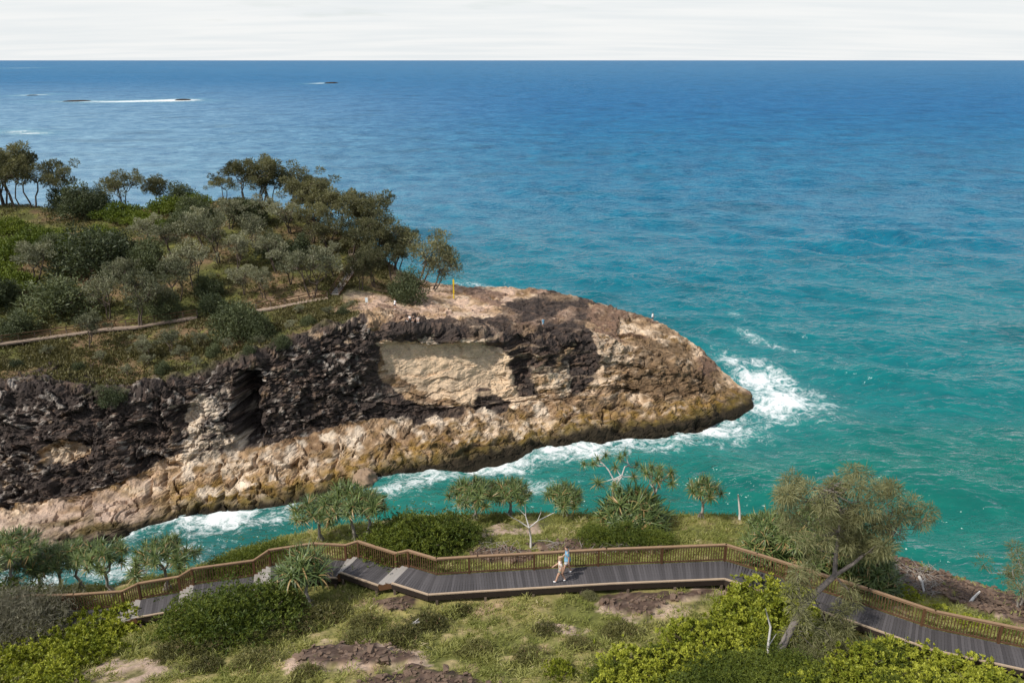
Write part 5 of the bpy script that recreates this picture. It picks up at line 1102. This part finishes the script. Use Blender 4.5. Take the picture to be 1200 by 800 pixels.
# ---------------------------------------------------------------- people
def skin_obj(name, nodes, edges, mat, parent, root=0, sub=1):
    m = bpy.data.meshes.new(name); m.from_pydata([n[0] for n in nodes], edges, []); o = link(name, m, mat, parent)
    sk = o.modifiers.new('skin', 'SKIN'); sk.use_smooth_shade = True
    L_ = m.skin_vertices[0].data
    for i, n in enumerate(nodes):
        r = n[1]; L_[i].radius = tuple(1.22*q_ for q_ in r) if isinstance(r, tuple) else (1.22*r, 1.22*r); L_[i].use_root = (i == root)
    ss = o.modifiers.new('sub', 'SUBSURF'); ss.levels = sub; ss.render_levels = sub
    return o
SKIN = plain_mat('skin', (0.50, 0.30, 0.21), 0.5, 0.35, 0.06)
def person(label, loc, rz, J, clothes, hair, shoes=True, group=None, fingers=True, h=1.0):
    """J: joint positions (x forward, y left, z up, metres); clothes: list of (name, material, [(joint chain, radius)...])"""
    t = thing('person', label, 'person', loc, rz, group); t.scale = (h, h, h)
    nodes = []; idx = {}
    RAD = dict(pelvis=(.135, .10), belly=(.125, .095), chest=(.15, .105), neckb=(.065, .06), neck=(.052, .052), head=(.075, .085), crown=(.07, .082), top=(.035, .04), nose=(.018, .018), chin=(.04, .045), shl=.062, shr=.062, ell=.045, elr=.045, wrl=.030, wrr=.030, pal=(.036, .018), par=(.036, .018), hil=.09, hir=.09, knl=.062, knr=.062, anl=.042, anr=.042, tol=(.04, .03), tor=(.04, .03))
    def add(k, p=None): idx[k] = len(nodes); nodes.append((tuple(p if p is not None else J[k]), RAD.get(k, .009)))
    order = ['pelvis', 'belly', 'chest', 'neckb', 'neck', 'head', 'crown', 'top', 'shl', 'shr', 'ell', 'elr', 'wrl', 'wrr', 'pal', 'par', 'hil', 'hir', 'knl', 'knr', 'anl', 'anr', 'tol', 'tor']
    hd = np.array(J['head']); J = dict(J); J['crown'] = hd+(-0.01, 0, .07); J['top'] = hd+(-.015, 0, .125); f = np.array(J.get('face', (1, 0, 0)))
    for s in 'lr':
        w_, e_ = np.array(J['wr'+s]), np.array(J['el'+s]); d = (w_-e_)/np.linalg.norm(w_-e_); J['pa'+s] = w_+d*.075
        an = np.array(J['an'+s]); J['to'+s] = an + np.array(J.get('toe'+s, (.17, 0, -.045)))
    for k in order: add(k)
    E = [('pelvis', 'belly'), ('belly', 'chest'), ('chest', 'neckb'), ('neckb', 'neck'), ('neck', 'head'), ('head', 'crown'), ('crown', 'top'), ('chest', 'shl'), ('chest', 'shr'), ('shl', 'ell'), ('shr', 'elr'), ('ell', 'wrl'), ('elr', 'wrr'), ('wrl', 'pal'), ('wrr', 'par'), ('pelvis', 'hil'), ('pelvis', 'hir'), ('hil', 'knl'), ('hir', 'knr'), ('knl', 'anl'), ('knr', 'anr'), ('anl', 'tol'), ('anr', 'tor')]
    add('nose', hd + f*0.10 + (0, 0, -.005)); E.append(('head', 'nose')); add('chin', hd + f*.05 + (0, 0, -.085)); E.append(('head', 'chin'))
    if fingers:
        for s in 'lr':
            pa_ = np.array(J['pa'+s]); d = pa_-np.array(J['wr'+s]); d /= np.linalg.norm(d); sd = np.cross(d, (0, 1, 0)); sd /= np.linalg.norm(sd)+1e-6
            for q_ in range(5):
                off = sd*(q_-1.5)*.021 if q_ < 4 else -sd*.05; ln = (.075, .085, .08, .062, .05)[q_]; k1 = 'f%s%d' % (s, q_)
                add(k1, pa_+off+d*(.03 if q_ < 4 else -.015)); add(k1+'e', pa_+off*1.15+d*((.03+ln) if q_ < 4 else .025)+np.array([0, 0, -.012])); E += [('pa'+s, k1), (k1, k1+'e')]
    skin_obj('body', nodes, [(idx[a], idx[b]) for a, b in E], SKIN, t)
    for nm_, mt, chains in clothes:
        n2 = []; i2 = {}; e2 = []
        for ch in chains:
            prev = None
            for (k, r) in ch:
                if isinstance(k, tuple): a, b, u = k; pt = np.array(J[a])*(1-u)+np.array(J[b])*u
                else: pt = np.array(J[k])
                if k not in i2: i2[k] = len(n2); n2.append((tuple(pt), r))
                if prev is not None: e2.append((i2[prev], i2[k]))
                prev = k
        skin_obj(nm_, n2, e2, mt, t)
    hn = [(tuple(hd+(-.025, 0, .03)), (.078, .09)), (tuple(hd+(-.02, 0, .10)), (.078, .088)), (tuple(hd+(-.02, 0, .14)), (.04, .05))]
    he = [(0, 1), (1, 2)]
    if hair[1]: hn += [(tuple(hd+(-.075, 0, -.06)), (.045, .06)), (tuple(hd+(-.095, 0, -.17)), (.025, .035))]; he += [(0, 3), (3, 4)]
    skin_obj('hair', hn, he, hair[0], t)
    if shoes is not None:
        for s in 'lr':
            an = np.array(J['an'+s]); to = np.array(J['to'+s]); skin_obj('shoe', [(tuple(an+(-.03, 0, -.02)), (.05, .055)), (tuple(an*.5+to*.5+(0, 0, -.01)), (.05, .045)), (tuple(to+(.02, 0, 0)), (.045, .035))], [(0, 1), (1, 2)], shoes, t)
    return t
def walk_pose(stride=.30, arm=.26, lean=.03):
    return dict(pelvis=(0, 0, .93), belly=(lean*.5, 0, 1.10), chest=(lean, 0, 1.32), neckb=(lean, 0, 1.46), neck=(lean+.015, 0, 1.52), head=(lean+.03, 0, 1.62), shl=(lean, .17, 1.40), shr=(lean, -.17, 1.40), ell=(lean-arm*.55, .22, 1.15), elr=(lean+arm*.35, -.22, 1.14), wrl=(lean-arm*.5, .22, .92), wrr=(lean+arm*1.1, -.19, .98), hil=(0, .09, .90), hir=(0, -.09, .90), knl=(stride*.62, .09, .50), knr=(-stride*.25, -.09, .48), anl=(stride*1.05, .09, .10), anr=(-stride*1.05, -.09, .14), toel=(.15, 0, -.03), toer=(.12, 0, -.09))
def stand_pose(): return dict(pelvis=(0, 0, .93), belly=(0, 0, 1.10), chest=(0, 0, 1.32), neckb=(0, 0, 1.46), neck=(.015, 0, 1.52), head=(.03, 0, 1.62), shl=(0, .17, 1.40), shr=(0, -.17, 1.40), ell=(-.02, .24, 1.14), elr=(-.02, -.24, 1.14), wrl=(.05, .24, .90), wrr=(.08, -.22, .92), hil=(0, .09, .90), hir=(0, -.09, .90), knl=(.02, .10, .50), knr=(.02, -.10, .50), anl=(0, .11, .09), anr=(0, -.11, .09))
def sit_pose(): return dict(pelvis=(0, 0, .13), belly=(-.03, 0, .30), chest=(0, 0, .52), neckb=(.03, 0, .66), neck=(.05, 0, .72), head=(.07, 0, .82), shl=(.02, .17, .60), shr=(.02, -.17, .60), ell=(.15, .24, .40), elr=(.15, -.24, .40), wrl=(.36, .15, .42), wrr=(.36, -.15, .42), hil=(.02, .10, .13), hir=(.02, -.10, .13), knl=(.42, .14, .42), knr=(.42, -.14, .42), anl=(.62, .12, .07), anr=(.62, -.12, .07))
def shirt(r=1.08): return [[('belly', (.145*r, .115*r)), ('chest', (.165*r, .12*r)), ('neckb', (.07, .07))], [('chest', (.165*r, .12*r)), ('shl', .08), (('shl', 'ell', .75), .066)], [('chest', (.165*r, .12*r)), ('shr', .08), (('shr', 'elr', .75), .066)], [('belly', (.145*r, .115*r)), ('pelvis', (.16*r, .13*r))]]
def shorts(u=.75, r=.10): return [[(('pelvis', 'belly', .75), (.14, .112)), ('pelvis', (.165, .13)), ('hil', r), (('hil', 'knl', u), r*.92)], [('pelvis', (.165, .13)), ('hir', r), (('hir', 'knr', u), r*.92)]]
def skirt(): return [[(('pelvis', 'belly', .4), (.135, .105)), ('pelvis', (.17, .15)), (('hil', 'knr', .45), (.23, .20))]]
C_BLUE = plain_mat('blue_shirt', (0.16, 0.33, 0.46)); C_LGREY = plain_mat('grey_white_cloth', (0.55, 0.56, 0.58)); C_SAND = plain_mat('sand_top', (0.68, 0.58, 0.52)); C_OLIVE = plain_mat('grey_olive_cloth', (0.27, 0.27, 0.22)); C_BLACK = plain_mat('black_cloth', (0.02, 0.02, 0.024)); C_WHITE = plain_mat('white_cloth', (0.75, 0.75, 0.75)); C_NAVY = plain_mat('navy_cloth', (0.03, 0.05, 0.10))
H_DARK = plain_mat('dark_hair', (0.018, 0.012, 0.009)); H_BLOND = plain_mat('fair_hair', (0.52, 0.36, 0.22)); SHOE = plain_mat('white_shoe', (0.80, 0.80, 0.80))
fw = fromZ(657, 681.5, 35.0); fm_ = fromZ(664.5, 671.5, 35.0)
person('person in a sand top, grey-olive shorts and white shoes striding along the deck', fw, math.pi-0.06, walk_pose(.27, .30, .06), [('top', C_SAND, shirt(1.02)), ('shorts', C_OLIVE, shorts(.62, .125))], (H_BLOND, True), SHOE, h=.85)
person('dark-haired person in a blue shirt and pale shorts walking along beside the railing', fm_, math.pi-0.06, walk_pose(.22, .2, .03), [('shirt', C_BLUE, shirt()), ('shorts', C_LGREY, shorts(.7, .11))], (H_DARK, False), SHOE, h=.92)
FP = 'people on the far rock platform'
p = head_pt(463, 361.5); person('person in a white top and dark shorts standing on the rock platform', p, -2.4, stand_pose(), [('shirt', C_WHITE, shirt()), ('shorts', C_NAVY, shorts())], (H_DARK, False), SHOE, FP, False)
for a, b, rz, c1, c2, hr, lb in ((479,374,-2.2,C_WHITE,C_LGREY,H_DARK,'person in white sitting at the end of the trio on the rock platform'),(486,374.3,-1.7,C_BLACK,C_BLACK,H_DARK,'person in black sitting in the middle of the trio on the rock platform'),(491,374.5,-1.4,C_SAND,C_WHITE,H_DARK,'person in a sand top sitting beside the one in black on the rock platform')):
    person(lb, head_pt(a, b, -.03), rz, sit_pose(), [('shirt', c1, shirt()), ('shorts', c2, shorts())], (hr, False), SHOE, FP, False)
p = head_pt(766, 374.5); person('lone person in a white top standing high on the point of the headland', p, 0.4, stand_pose(), [('shirt', C_WHITE, shirt()), ('trousers', C_NAVY, shorts(1.0))], (H_DARK, False), SHOE, FP, False)
p = head_pt(637, 384); person('person in grey-blue clothes standing on the dark rock of the headland top', p, 2.0, stand_pose(), [('shirt', C_BLUE, shirt()), ('trousers', C_LGREY, shorts(1.0))], (H_DARK, False), SHOE, FP, False)
